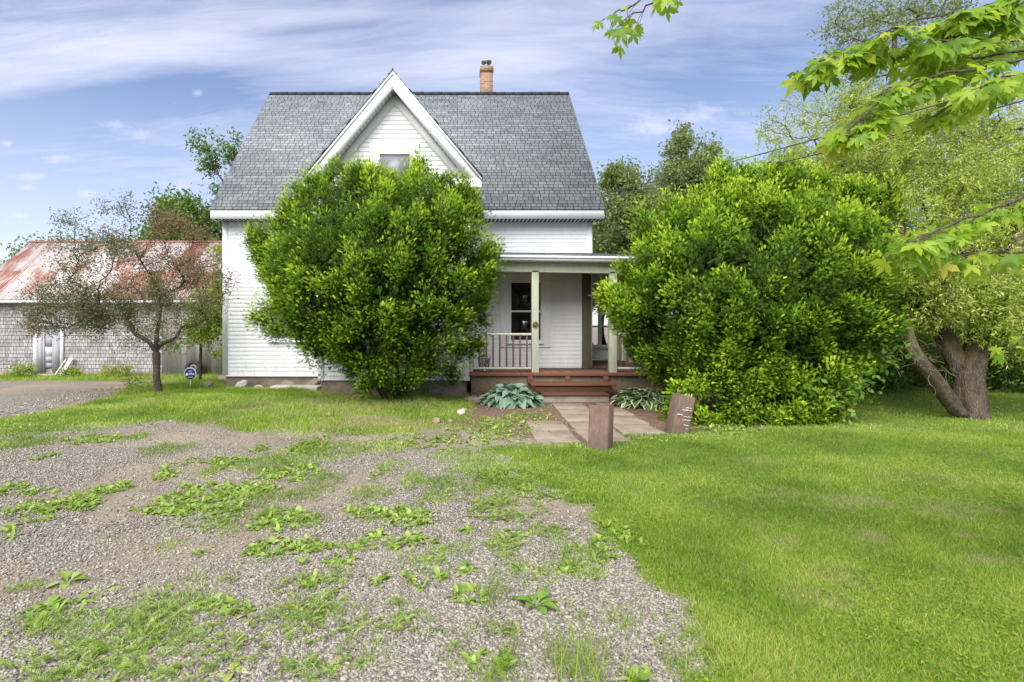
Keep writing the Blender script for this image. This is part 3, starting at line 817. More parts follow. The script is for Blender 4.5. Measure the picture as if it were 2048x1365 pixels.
xs = np.concatenate([-9 - np.geomspace(.1, 240, 26)[::-1], np.arange(-9, 9.01, .055), 9 + np.geomspace(.1, 240, 26)])
ys = np.concatenate([1 - np.geomspace(.1, 100, 16)[::-1], np.arange(1, 16.01, .055), 16 + np.geomspace(.1, 260, 24)])
X, Y = np.meshgrid(xs, ys); fx, fy = X.ravel(), Y.ravel()
la, isl, mu, gr = masks(fx, fy)
dr = dryness(fx, fy)
lawnv = np.maximum(la, isl * (1 - .0)) * (1 - .85 * dr)
nx, ny = len(xs), len(ys)
i = np.arange(ny - 1)[:, None] * nx + np.arange(nx - 1)[None]
Q = np.stack([i, i + 1, i + nx + 1, i + nx], -1).reshape(-1, 4)
ground = Coll().add(np.stack([fx, fy, gz(fx, fy) + (vnoise(fx * 13, fy * 13) - .5) * .008 * gr], 1), Q, lawn=lawnv, mulch=np.clip(mu + isl * dr * .8, 0, 1), gravel=gr).build('ground', GROUND, smooth=True)
tag(ground, 'gravel drive and soil running into lawn around the farmhouse', kind='structure')


def sample(n, y0, y1, power, x_margin=.8, xmin=-99, xmax=99):
    """random ground points inside the view wedge, denser near the eye (density ~ Y^-power)"""
    a, b = y0 ** (2 - power), y1 ** (2 - power)
    y = (a + rng.random(n) * (b - a)) ** (1 / (2 - power))
    lo = np.maximum(-915 / F * y - x_margin, xmin); hi = np.minimum(1133 / F * y + x_margin, xmax)
    x = lo + rng.random(n) * (hi - lo)
    ok = hi > lo
    return x[ok], y[ok]


# gravel stones, the near ones as real stones
def stones(n, y0, y1, size, faces):
    x, y = sample(n, y0, y1, 1.35, .5, -9, 3.2)
    mk = masks(x, y); g = np.maximum(mk[3], .42 * np.clip(1 - mk[0] - mk[1] - .8 * mk[2], 0, 1)); keep = rng.random(len(x)) < g - .02; x, y = x[keep], y[keep]; n = len(x)
    t = (1 + 5 ** .5) / 2
    if faces == 20:
        B = np.array([(-1,t,0),(1,t,0),(-1,-t,0),(1,-t,0),(0,-1,t),(0,1,t),(0,-1,-t),(0,1,-t),(t,0,-1),(t,0,1),(-t,0,-1),(-t,0,1)]) / 1.9
        T = np.array([(0,11,5),(0,5,1),(0,1,7),(0,7,10),(0,10,11),(1,5,9),(5,11,4),(11,10,2),(10,7,6),(7,1,8),(3,9,4),(3,4,2),(3,2,6),(3,6,8),(3,8,9),(4,9,5),(2,4,11),(6,2,10),(8,6,7),(9,8,1)])
    else:
        B = np.array([(1,0,0),(-1,0,0),(0,1,0),(0,-1,0),(0,0,1),(0,0,-1)], float); T = np.array([(0,2,4),(2,1,4),(1,3,4),(3,0,4),(2,0,5),(1,2,5),(3,1,5),(0,3,5)])
    s = size * np.minimum(rng.lognormal(0, .38, n), 2.)
    V = B[None] * (1 + rng.normal(size=(n, len(B), 1)) * .2) * np.stack([s * rng.uniform(.8, 1.4, n), s * rng.uniform(.6, 1, n), s * rng.uniform(.35, .7, n)], 1)[:, None]
    a = rng.uniform(0, 6.28, n); ca, sa = np.cos(a)[:, None], np.sin(a)[:, None]
    tl = rng.normal(0, .35, n)[:, None]; V[..., 2] += V[..., 0] * tl
    V = np.stack([V[..., 0] * ca - V[..., 1] * sa, V[..., 0] * sa + V[..., 1] * ca, V[..., 2]], -1)
    V += np.stack([x, y, gz(x, y) + s * rng.uniform(-.1, .3, n)], 1)[:, None]
    Fq = T[None] + (np.arange(n) * len(B))[:, None, None]
    return V.reshape(-1, 3), Fq.reshape(-1, 3), np.repeat(rng.random(n), len(B))

st = Coll()
V, Fq, r = stones(125000, 1.9, 4.0, .0066, 20); st.add(V, Fq, rnd=r)
V, Fq, r = stones(120000, 4.0, 8.6, .0088, 8); st.add(V, Fq, rnd=r)
V, Fq, r = stones(22000, 8.6, 15.5, .017, 8); st.add(V, Fq, rnd=r)
tag(st.build('gravel', STONES), 'loose grey and tan crushed stone of the drive', kind='stuff')

# lawn
def blades(x, y, L, W, dry, tilt=.55, droop=.5, rows=(1, .75, .06)):
    n = len(x); D = rand_unit(n) * [1, 1, .3]; D = unit(D * tilt + [0, 0, 1]); N = rand_unit(n)
    P = np.stack([x, y, gz(x, y) - .004], 1)
    V, Q, t, s_, k = ribbons(P, D, N, L, W, rows, droop * rng.uniform(.2, 1.3, n))
    cl = fbm(x, y, 1.3, 3); r = np.clip(.5 + (cl - .5) * 1.5 + rng.normal(0, .27, n), 0, 1)
    return V, Q, np.repeat(r, k), np.repeat(np.clip(dry, 0, 1), k)

gc = Coll()
for n, y0, y1, L, W in ((480000, 2.0, 4.6, .046, .0030), (380000, 4.6, 8.2, .045, .0048), (190000, 8.2, 19, .05, .0095)):
    x, y = sample(n, y0, y1, 1.2, 3.2, .2 if y1 < 8 else -20, 22)
    la, isl, mu, gr = masks(x, y); d = dryness(x, y)
    p = la * (1 - .45 * d); keep = rng.random(len(x)) < p
    x, y, d, la = x[keep], y[keep], d[keep], la[keep]
    tall = 1 + .7 * sstep(.55, .8, fbm(x + 3, y, 2.1, 3)) - .3 * d
    tall *= np.where(y > 15.5, 3., 1)
    V, Q, r, dd = blades(x, y, L * rng.uniform(.55, 1.35, len(x)) * tall, W * rng.uniform(.7, 1.3, len(x)), d * 1.1 * (rng.random(len(x)) < .8) + (rng.random(len(x)) < .08) * .8)
    gc.add(V, Q, rnd=r, dry=dd)
for n, y0, y1 in ((7000, 2.2, 5.5), (6000, 5.5, 11)):          # clover and plantain leaves among the blades
    x, y = sample(n, y0, y1, 1.2, .6, .2, 12); keep = (rng.random(len(x)) < masks(x, y)[0]) & (fbm(x * 1.1 + 5, y, 1.6, 3) > .5); x, y = x[keep], y[keep]; n = len(x)
    for q in range(3):
        P = np.stack([x, y, gz(x, y) + .012], 1) + rng.normal(0, .008, (n, 3)); D = unit(rand_unit(n) * [1, 1, .2] + [0, 0, .35])
        V, Q, t, s_, k = ribbons(P, D, np.tile([0, 0, 1.], (n, 1)) + rand_unit(n) * .3, rng.uniform(.014, .034, n), rng.uniform(.008, .017, n), [.2, .8, 1, .7, .05], .4)
        gc.add(V, Q, rnd=np.repeat(rng.uniform(.15, .65, n), k), dry=np.zeros(n * k))
tag(gc.build('lawn_grass', GRASS), 'mown green lawn with straw coloured patches', kind='stuff')

gc = Coll()
x, y = sample(230000, 7.7, 16, .6, .2, -9, .6)
la, isl, mu, gr = masks(x, y); d = dryness(x, y)
keep = (rng.random(len(x)) < isl * (1 - .8 * d) * sstep(-.5, .1, 14.02 - y + (x < -5.9) * 9)) & ~((x > -3.1) & (y > 12.5)); x, y, d = x[keep], y[keep], d[keep]
tall = 1 + 1.1 * sstep(.5, .75, fbm(x - 3, y, 1.6, 3)) + .8 * np.exp(-((x + 1.3) ** 2 + (y - 10.9) ** 2) / .9) + 1.2 * np.exp(-((x + 6.6) ** 2 + (y - 12.2) ** 2) / .12)
V, Q, r, dd = blades(x, y, .06 * rng.uniform(.5, 1.4, len(x)) * tall, .0085 * rng.uniform(.7, 1.3, len(x)), np.clip(d * (rng.random(len(x)) < .75) + (rng.random(len(x)) < .09) * .8, 0, 1))
gc.add(V, Q, rnd=r, dry=dd)
tag(gc.build('island_grass', GRASS), 'rough grass of the bed under the bronze tree and left yew', kind='stuff')

# ------------------------------------------------------------------ low weeds in the gravel
PATCH = [  # photo ellipse (x, y, rx, ry, kind, amount); g fine grass, b small broad leaves, f feathery
    (140, 840, 130, 22, 'g', 1.), (30, 885, 60, 12, 'g', 1.), (60, 850, 60, 14, 'b', 1), (275, 872, 16, 8, 'g', 1), (190, 875, 60, 8, 'b', .6), (440, 920, 50, 10, 'b', .9), (520, 925, 60, 12, 'g', .7), (590, 940, 60, 16, 'b', .8), (620, 905, 80, 14, 'g', .6), (720, 890, 100, 12, 'g', .5), (840, 880, 70, 12, 'b', .4),
    (335, 946, 18, 9, 'b', 1), (90, 910, 14, 6, 'b', 1), (15, 975, 26, 12, 'b', 1), (80, 978, 36, 8, 'b', .8), (90, 1008, 60, 12, 'b', 1), (185, 985, 40, 14, 'b', 1), (175, 1005, 40, 9, 'b', .8), (70, 1030, 35, 12, 'b', 1),
    (450, 975, 90, 14, 'b', 1.2), (520, 985, 70, 12, 'g', .8), (385, 990, 50, 12, 'b', .7), (240, 968, 30, 8, 'b', .8), (330, 1010, 50, 10, 'b', 1), (420, 1010, 70, 14, 'b', 1.1), (500, 1015, 50, 12, 'g', .7), (560, 1030, 60, 18, 'b', 1.1), (625, 1035, 28, 13, 'g', .8), (460, 1050, 20, 12, 'g', .8), (15, 1065, 24, 8, 'b', .8),
    (640, 965, 40, 24, 'g', .5), (745, 972, 14, 12, 'g', .8), (825, 955, 18, 18, 'g', .9), (880, 960, 40, 12, 'g', .8), (760, 1020, 60, 14, 'b', 1.2), (830, 1030, 45, 13, 'b', 1.2), (720, 1015, 22, 12, 'b', 1), (875, 990, 32, 12, 'g', .9), (990, 1015, 50, 20, 'f', 1.), (1050, 1015, 36, 18, 'f', .9), (935, 1052, 16, 7, 'b', 1.), (1000, 970, 70, 16, 'g', .6), (1010, 935, 100, 20, 'g', 1.2), (930, 905, 60, 12, 'g', .6), (1020, 950, 60, 18, 'f', .8),
    (560, 1085, 55, 14, 'b', 1), (620, 1080, 40, 12, 'b', .9), (690, 1080, 70, 12, 'b', .6), (780, 1070, 60, 14, 'b', .6), (840, 1085, 60, 22, 'b', .9), (860, 1130, 60, 16, 'g', .5), (900, 1095, 36, 12, 'g', .7), (1010, 1090, 30, 22, 'f', 1), (985, 1075, 16, 20, 'g', .9), (640, 1150, 60, 16, 'f', .6), (700, 1120, 40, 10, 'b', .4),
    (40, 1170, 30, 12, 'f', .9), (100, 1215, 40, 22, 'b', 1), (170, 1235, 110, 24, 'g', 1.1), (300, 1225, 90, 22, 'f', 1.2), (370, 1195, 50, 24, 'g', 1.5), (440, 1205, 60, 14, 'b', .9), (60, 1250, 70, 20, 'f', .7), (240, 1280, 130, 26, 'f', 1.1), (130, 1320, 110, 30, 'f', 1.), (330, 1260, 60, 20, 'g', 1), (420, 1280, 60, 26, 'f', .8), (220, 1345, 120, 24, 'f', 1.1), (480, 1320, 60, 20, 'f', .5), (560, 1230, 60, 20, 'f', .8), (640, 1200, 60, 30, 'f', 1.1), (680, 1240, 60, 24, 'f', 1.), (620, 1330, 60, 26, 'f', 1.), (560, 1270, 60, 16, 'f', .4), (390, 1340, 60, 22, 'f', .6),
    (820, 1235, 36, 14, 'f', 1), (800, 1195, 22, 8, 'f', 1), (770, 1250, 24, 10, 'f', .5), (905, 1285, 26, 10, 'f', .8), (940, 1310, 20, 12, 'b', .8), (740, 1315, 60, 20, 'f', .4), (985, 1170, 30, 14, 'g', .8), (1050, 1140, 70, 24, 'g', .5), (1230, 1065, 40, 18, 'b', 1.2), (1160, 1130, 50, 20, 'g', .8), (1190, 1100, 40, 20, 'b', .8), (1290, 1345, 36, 14, 'b', 1.), (1340, 1230, 20, 12, 'f', .5), (1330, 1270, 30, 10, 'f', .5), (1120, 1060, 30, 12, 'f', .5),
    (1030, 850, 80, 18, 'b', .25), (950, 870, 60, 14, 'b', .3), (1290, 872, 60, 8, 'g', .6), (1120, 900, 100, 10, 'g', .9), (1380, 880, 40, 8, 'g', .8), (1260, 890, 30, 8, 'g', .8), (1420, 850, 60, 10, 'b', .3), (680, 860, 160, 10, 'g', .3),
    (1400, 868, 60, 8, 'g', .5), (1470, 862, 50, 8, 'b', .35), (1560, 862, 60, 8, 'g', .5), (1440, 850, 40, 8, 'b', .3), (1340, 878, 40, 8, 'b', .4), (980, 850, 50, 14, 'g', .25), (1060, 830, 40, 10, 'b', .25),
    (240, 735, 30, 10, 'b', 1.), (60, 735, 40, 10, 'g', 1.5)]
for _ in range(90):
    q = gnd(rng.uniform(300, 1180), rng.uniform(880, 1350)); ok_ = masks(np.array([q[0]]), np.array([q[1]]))[0][0] < .3
    if ok_: PATCH.append((CX + q[0] / q[1] * F, CY + CZ / q[1] * F, rng.uniform(12, 46), rng.uniform(5, 13) * (1 + 1.2 / q[1]), 'gbfgf'[_ % 5], rng.uniform(.25, .8)))
wc = Coll()
for a, b, rx, ry, kd, am in PATCH:
    if b < 760: continue
    p = gnd(a, b, .02); rX = 1.12 * rx / F * p[1]; rY = 1.2 * ry * p[1] ** 2 / (F * CZ)
    area = math.pi * rX * rY
    def pts(n):
        n = max(3, int(n)); th = rng.uniform(0, 6.28, n); q = np.sqrt(rng.random(n)) * (1 + rng.normal(0, .16, n))
        x = p[0] + rX * q * np.cos(th); y = p[1] + rY * q * np.sin(th)
        k = fbm(x + a, y, 3.5, 2) > .3; return x[k], y[k]
    if kd == 'g':
        x, y = pts(area * am * 5000 * min(1, 5. / p[1])); n = len(x)
        V, Q, r, _ = blades(x, y, rng.uniform(.035, .10, n), np.maximum(.0038, .0011 * p[1]), np.zeros(n), .8)
        wc.add(V, Q, rnd=r)
    elif kd == 'b':
        x, y = pts(area * am * 200); n = len(x)
        for q in range(7):
            D = rand_unit(n) * [1, 1, 0] + np.stack([0 * x, 0 * x, rng.uniform(.15, .9, n)], 1)
            P = np.stack([x, y, gz(x, y)], 1) + rng.normal(0, .012, (n, 3)) * [1, 1, 0]
            V, Q, t, s_, k = ribbons(P, D, np.tile([0, 0, 1.], (n, 1)) + rand_unit(n) * .25, rng.uniform(.04, .10, n), rng.uniform(.016, .04, n), [.15, .55, 1, .95, .6, .05], rng.uniform(.1, .7, n), .25, 3)
            wc.add(V, Q, rnd=np.repeat(np.clip(rng.normal(.5, .22, n), 0, 1), k))
        x, y = pts(area * am * 1100 * min(1, 5. / p[1])); n = len(x)
        V, Q, r, _ = blades(x, y, rng.uniform(.03, .08, n), np.maximum(.0038, .0011 * p[1]), np.zeros(n), .8); wc.add(V, Q, rnd=r)
    else:
        x, y = pts(area * am * 800); n = len(x)
        P0 = np.stack([x, y, gz(x, y)], 1); D0 = unit(rand_unit(n) * [1, 1, .2] + np.stack([0 * x, 0 * x, rng.uniform(.2, 1.1, n)], 1)); L0 = rng.uniform(.05, .11, n)
        rr = np.clip(rng.normal(.5, .2, n), 0, 1)
        for q in range(9):
            tt = (q + 1) / 10
            for sg in (-1, 1):
                S = unit(np.cross(D0, [0, 0, 1.])) * sg
                P = P0 + D0 * (L0 * tt)[:, None]; P[:, 2] -= .3 * L0 * tt ** 2
                V, Q = quads(P, D0 * .55 + S + rand_unit(n) * .2, rand_unit(n) * .3 + [0, 0, 1.], L0 * .36 * (1.15 - tt), np.full(n, max(.005, .0016 * p[1])))
                wc.add(V, Q, rnd=np.repeat(rr, 4))
tag(wc.build('weed_cover', WEED), 'low green weeds spreading in patches through the gravel', kind='stuff')

# larger weeds one can point at
def rosette(px, py, nl, L, W, up, label, m=WEED, group='broad leaved weeds in the gravel', name='plantain_weed', droop=.45):
    p = gnd(px, py); z = float(gz(p[0], p[1])); th = np.arange(nl) * 2.4 + rng.random() * 6
    D = np.stack([np.cos(th), np.sin(th), up * rng.uniform(.5, 1.4, nl)], 1)
    P = np.tile([p[0], p[1], z - .004], (nl, 1))
    N = np.tile([0, 0, 1.], (nl, 1)) + rand_unit(nl) * .2
    V, Q, t, s_, k = ribbons(P, D, N, L * rng.uniform(.7, 1.2, nl), W * rng.uniform(.75, 1.15, nl), [.1, .13, .2, .7, 1, 1, .8, .4, .03], droop, .28, 5)
    return tag(Coll().add(V, Q, rnd=np.repeat(np.clip(rng.normal(.6, .2, nl), 0, 1), k)).build(name, m, smooth=True), label, 'weed', group)

rosette(136, 1160, 5, .13, .065, .9, 'weed with one broad upright leaf, leftmost in the bare foreground gravel')
rosette(200, 1176, 7, .14, .06, .25, 'flat broad leaved weed just right of the upright leaf in the gravel')
rosette(318, 1163, 6, .12, .055, .3, 'lone broad leaved weed in bare gravel behind the tallest left clump', )
rosette(226, 1078, 6, .13, .05, .22, 'lone pale flat weed in the bare middle of the drive, left side')
rosette(256, 1312, 6, .16, .07, .3, 'large pale broad leaved weed amid feathery weeds in the front left clump')
rosette(304, 1300, 5, .13, .06, .3, 'broad weed just right of the largest one in the front left clump')
rosette(100, 1208, 7, .12, .06, .6, 'bushy broad leaved weed at the left end of the front clump')
rosette(440, 1196, 6, .12, .06, .5, 'broad leaved weed at the right end of the front left clump')
rosette(462, 1342, 6, .1, .04, .4, 'small narrow leaved weed nearest the front edge, right of the feathery clump')
rosette(1290, 1350, 8, .1, .035, .4, 'small starry weed in the gravel at the front beside the lawn edge')
rosette(1072, 1208, 8, .17, .06, .75, 'dark dock weed with long drooping leaves in the gravel near the lawn', SHRUBL, name='dock_weed')

def tuft(px, py, n, L, spread, label):
    p = gnd(px, py); x = p[0] + rng.normal(0, spread, n); y = p[1] + rng.normal(0, spread * 1.3, n)
    V, Q, r, d = blades(x, y, L * rng.uniform(.45, 1.2, n), .0042, (rng.random(n) < .08) * .8, .42, .5, (1, .9, .75, .5, .04))
    return tag(Coll().add(V, Q, rnd=r * .75, dry=d).build('grass_tuft', GRASS), label, 'grass tuft', 'tall grass tufts in the gravel')
tuft(1165, 1345, 190, .30, .085, 'tallest and widest grass tuft, at the front of the gravel by the lawn')
tuft(1015, 1330, 50, .16, .04, 'thin grass tuft left of the tallest front tuft')
tuft(1250, 1250, 36, .24, .05, 'sparse wiry grass tuft in gravel between dock weed and lawn')
tuft(1135, 1120, 90, .2, .085, 'loose upright grass tuft standing behind the dock weed')
tuft(985, 1200, 60, .15, .05, 'grass tuft left of the dock weed in the gravel')
tuft(1080, 990, 40, .17, .05, 'small grass tuft against the far lawn corner')
tuft(1030, 975, 34, .16, .03, 'thin dark grass tuft left of the far lawn corner')
tuft(1195, 1110, 60, .19, .05, 'grass tuft where gravel meets the lawn edge, right of the loose tuft')
tuft(980, 1362, 60, .15, .05, 'short grass tuft at the very front of the gravel')
tuft(1345, 1330, 26, .2, .03, 'thin grass tuft at the front corner where gravel tapers into lawn')

# ------------------------------------------------------------------ slabs, stones, pillars
SL = [(1.10, 1.66, 8.1, 8.9, 'far pale paver of the pair set left of the path'), (1.05, 1.62, 7.27, 8.07, 'near pale paver of the pair set left of the path'),
      (1.70, 2.28, 7.25, 8.04, 'path paver behind the upright brown pillar, nearest the lawn'), (1.74, 2.31, 8.07, 8.8, 'second paver from the lawn in the middle row of the path'), (1.78, 2.36, 8.83, 9.6, 'middle paver of the middle path row'),
      (1.82, 2.42, 9.63, 10.25, 'second paver from the steps in the middle path row'), (1.86, 2.46, 10.28, 10.95, 'paver touching the concrete base of the porch steps'),
      (2.36, 2.95, 7.85, 8.62, 'right hand path paver nearest the leaning brown pillar'), (2.41, 3.0, 8.65, 9.45, 'right hand path paver before the cream edged hosta'), (2.46, 3.05, 9.48, 10.3, 'right hand path paver tucked under the cream edged hosta')]
for k, (x0, x1, y0, y1, lab) in enumerate(SL):
    j = rng.normal(0, .008, 8); z = float(gz((x0 + x1) / 2, (y0 + y1) / 2))
    c = Coll().prism([(x0 + j[0], y0 + j[1], z - .03), (x1 + j[2], y0 + j[3], z - .03), (x1 + j[4], y1 + j[5], z - .03), (x0 + j[6], y1 + j[7], z - .03)], (0, 0, .055 + abs(j[0])))
    tag(c.build('paver', PAVER, bevel=.008), lab, 'paver', 'pavers of the front path')


def rock(name, x, y, sx, sy, sz, m, label, seed, wedge=0., z=None):
    import bmesh
    r = np.random.default_rng(seed); bm = bmesh.new(); bmesh.ops.create_icosphere(bm, subdivisions=3, radius=1)
    pl = [(unit(r.normal(size=3)), r.uniform(.6, .92)) for _ in range(11)]
    for v in bm.verts:
        p = np.array(v.co)
        for nrm, d in pl:
            e = p @ nrm - d
            if e > 0: p = p - nrm * e
        p = p * [sx, sy, sz]; p[2] += wedge * p[0]
        v.co = p + r.normal(0, .004, 3)
    me = bpy.data.meshes.new(name); bm.to_mesh(me); bm.free(); me.materials.append(m)
    o = bpy.data.objects.new(name, me); COL.objects.link(o)
    o.location = (x, y, (float(gz(x, y)) if z is None else z) + sz * .55)
    for q in me.polygons: q.use_smooth = False
    return tag(o, label, 'stone')
rock('field_stone', -5.42, 13.8, .17, .1, .14, ROCKG, 'pale wedge shaped stone propped at the left of the foundation', 3, .5)
rock('field_stone', -4.24, 13.72, .24, .14, .13, ROCKB, 'large round brown stone against the left foundation', 5)
rock('field_stone', -3.6, 13.7, .2, .12, .15, ROCKB, 'brown wedge stone leaning where the wing meets the left wall', 8, .4)
rock('field_stone', -4.95, 13.7, .12, .09, .06, ROCKG, 'small pale stone lying between the wedge and the brown stone', 9)
rock('field_stone', -6.15, 13.6, .13, .1, .11, ROCKB, 'brown stone in the grass just left of the house corner', 12)
rock('field_stone', .06, 9.55, .075, .06, .07, ROCKG, 'white stone at the right end of the grass bed', 14)
rock('field_stone', -.33, 8.75, .09, .07, .05, ROCKB, 'dark stone at the front corner of the grass bed', 15)
rock('field_stone', -.12, 8.85, .06, .05, .035, ROCKB, 'small brown stone beside the dark one at the grass bed corner', 16)
rock('field_stone', .33, 11.5, .22, .14, .07, ROCKB, 'flat brown stone left of the blue green hosta', 17)
rock('field_stone', .12, 10.05, .05, .05, .03, ROCKG, 'tiny pale stone behind the white stone of the grass bed', 18)
tag(Coll().prism([(-4.5, 13.2, .0), (-3.35, 13.15, .0), (-3.3, 13.6, .0), (-4.5, 13.65, .0)], (0, 0, .13)).build('stone_slab', ROCKG, bevel=.015), 'flat grey slab in the grass in front of the left foundation', 'stone slab')
tag(Coll().prism([(-.62, 12.0, .02), (.12, 12.0, .02), (.12, 12.3, .02), (-.62, 12.3, .02)], (0, 0, .17)).build('concrete_block', ROCKB, bevel=.012), 'brown block lying along the foundation under the left yew', 'block')


def flue(name, loc, rz, tilt, label, extra=False):
    t = thing(name, loc, label, 'pillar'); w, h, th = .125, .56, .028; r_ = .02
    def ring(hw, z):
        q = []
        for sx, sy in ((1, -1), (1, 1), (-1, 1), (-1, -1)):
            for k in range(4):
                a0 = math.atan2(sy, sx) - math.pi / 4 + k * math.pi / 6
                q.append(((hw - r_) * sx + r_ * math.cos(a0), (hw - r_) * sy + r_ * math.sin(a0), z))
        return q
    V = ring(w, -.1) + ring(w, h) + ring(w - th, h) + ring(w - th, h - .2); n = 16
    Q = [(k * n + i, k * n + (i + 1) % n, (k + 1) * n + (i + 1) % n, (k + 1) * n + i) for k in range(3) for i in range(n)]
    M4 = Matrix.Translation(loc) @ tilt @ Matrix.Rotation(rz, 4, 'Z')
    tr = lambda L: np.array([M4 @ Vector(v) for v in L])
    Coll().add(tr(V), np.array(Q)).build('flue_body', CLAY, t)
    Coll().add(tr(ring(w - th - .001, h - (.03 if extra else .05))), np.arange(16)[None]).build('soil_fill', ROCKB, t)
    if extra:
        c = Coll()
        for lx, z, wd, hh in ((.045, .40, .09, .016), (.03, .365, .13, .022), (-.06, .29, .08, .028), (.055, .275, .11, .012), (.05, .225, .12, .011), (.06, .15, .07, .016), (.075, .10, .03, .014)):
            pts = [(lx + wd * (k / 6 - .5), -w - .0025, z + (hh / 2) * (1 if s > 0 else -1) * (.5 + .5 * random.random()) + .006 * math.sin(k * 2.1 + z * 40)) for s, ks in ((1, range(7)), (-1, range(6, -1, -1))) for k in ks]
            c.prism(tr(pts), np.array(M4.to_3x3() @ Vector((0, .006, 0))))
        c.build('white_scuff', BARNTRIM, t)
    return M4
flue('flue_pillar', (1.79, 6.9, 0), RAD(-31), Matrix.Rotation(RAD(1.5), 4, 'Y'), 'upright hollow brown clay pillar standing at the front of the path')
M4 = flue('flue_pillar', (3.17, 7.98, 0), RAD(3), Matrix.Rotation(RAD(9.5), 4, 'Y') @ Matrix.Rotation(RAD(4), 4, 'X'), 'leaning brown clay pillar with white scuffs and weeds growing in its top', True)
top = np.array(M4 @ Vector((0, 0, .52))); n = 90
P = top + rng.uniform(-.085, .085, (n, 3)) * [1, 1, 0]
V, Q, t_, s_, k = ribbons(P, unit(rand_unit(n) * .8 + [0, 0, .8]), rand_unit(n) * .3 + [0, 0, 1.], rng.uniform(.04, .11, n), rng.uniform(.012, .03, n), [.3, .9, 1, .6, .05], .3)
tag(Coll().add(V, Q, rnd=np.repeat(rng.uniform(.4, 1, n), k)).build('pillar_weeds', WEED), 'bright green weeds growing out of the leaning brown pillar', 'plant')


def hosta(name, x, y, rad, h, n, L, W, m, label):
    z = float(gz(x, y)); th = rng.uniform(0, 6.28, n); q = np.sqrt(rng.random(n))
    el = np.clip(1.35 - q * 1.15 + rng.normal(0, .12, n), .1, 1.5)
    d = np.stack([np.cos(th) * np.cos(el), np.sin(th) * np.cos(el), np.sin(el)], 1)
    r0 = np.stack([np.cos(th) * rad * q * .55, np.sin(th) * rad * q * .55, h * (1 - .55 * q ** 1.5) * rng.uniform(.55, 1.0, n)], 1)
    P = np.array([x, y, z]) + r0
    N = np.cross(np.cross(d, [0, 0, 1.]), d)
    D = unit(np.stack([np.cos(th), np.sin(th), .6 - q * .6 + rng.normal(0, .25, n)], 1) + rand_unit(n) * .35)
    V, Q, t, s_, k = ribbons(P, D, np.tile([0, 0, 1.], (n, 1)) + rand_unit(n) * .5, L * rng.uniform(.7, 1.15, n), W * rng.uniform(.8, 1.15, n), [.12, .72, .98, 1, .88, .62, .3, .02], rng.uniform(.25, .6, n), .22, 9)
    edge = np.maximum(s_, np.where(t > .85, (t - .85) / .15, 0))
    o = thing(name, (x, y, z), label, 'hosta', 'hostas beside the steps')
    Coll().add(V, Q, rnd=np.repeat(rng.random(n), k), across=edge).build('leaves', m, o, smooth=True)
    c = Coll()
    for i in range(0, n, 2): c.tube([(x, y, z), (x + r0[i, 0] * .6, y + r0[i, 1] * .6, z + r0[i, 2] * .7), P[i]], [.008, .007, .005], 4, False)
    c.build('stalks', SHRUBL, o)
hosta('hosta', 1.08, 11.1, .78, .36, 230, .3, .17, HOSTAB, 'blue green hosta clump left of the porch steps')
hosta('hosta', 3.62, 10.75, .72, .33, 170, .3, .2, HOSTAV, 'dark hosta with cream edged leaves right of the porch steps')
# ------------------------------------------------------------------ woody plants
def rugged(path, rad, amp, k=18):
    P = np.asarray(path, float); n = len(P); m = (n - 1) * 7 + 1; s0 = np.arange(n); s = np.linspace(0, n - 1, m)
    Q = np.stack([np.interp(s, s0, P[:, a]) for a in range(3)], 1)
    for _ in range(6): Q[1:-1] = (Q[:-2] + 2 * Q[1:-1] + Q[2:]) / 4
    r = np.interp(s, s0, rad); V, Fs = tube(Q, r, k)
    V = V.reshape(m, k, 3); a = np.linspace(0, 2 * np.pi, k, endpoint=False)
    L = np.concatenate([[0], np.cumsum(np.linalg.norm(np.diff(Q, axis=0), axis=1))])
    cx = np.cos(a)[None] * 2.2 + L[:, None] * 1.4; cy = np.sin(a)[None] * 2.2 - L[:, None] * .9
    d = (fbm(cx * 1.0 + 40, cy + 7 * Q[0, 0], 1.0, 4) - .5) * 2 + (vnoise(np.broadcast_to(a[None] * 2.9, (m, k)), L[:, None] * 5 + 0 * a[None]) - .5) * .9
    V = Q[:, None] + (V - Q[:, None]) * (1 + amp * d)[..., None]
    return V.reshape(-1, 3), Fs


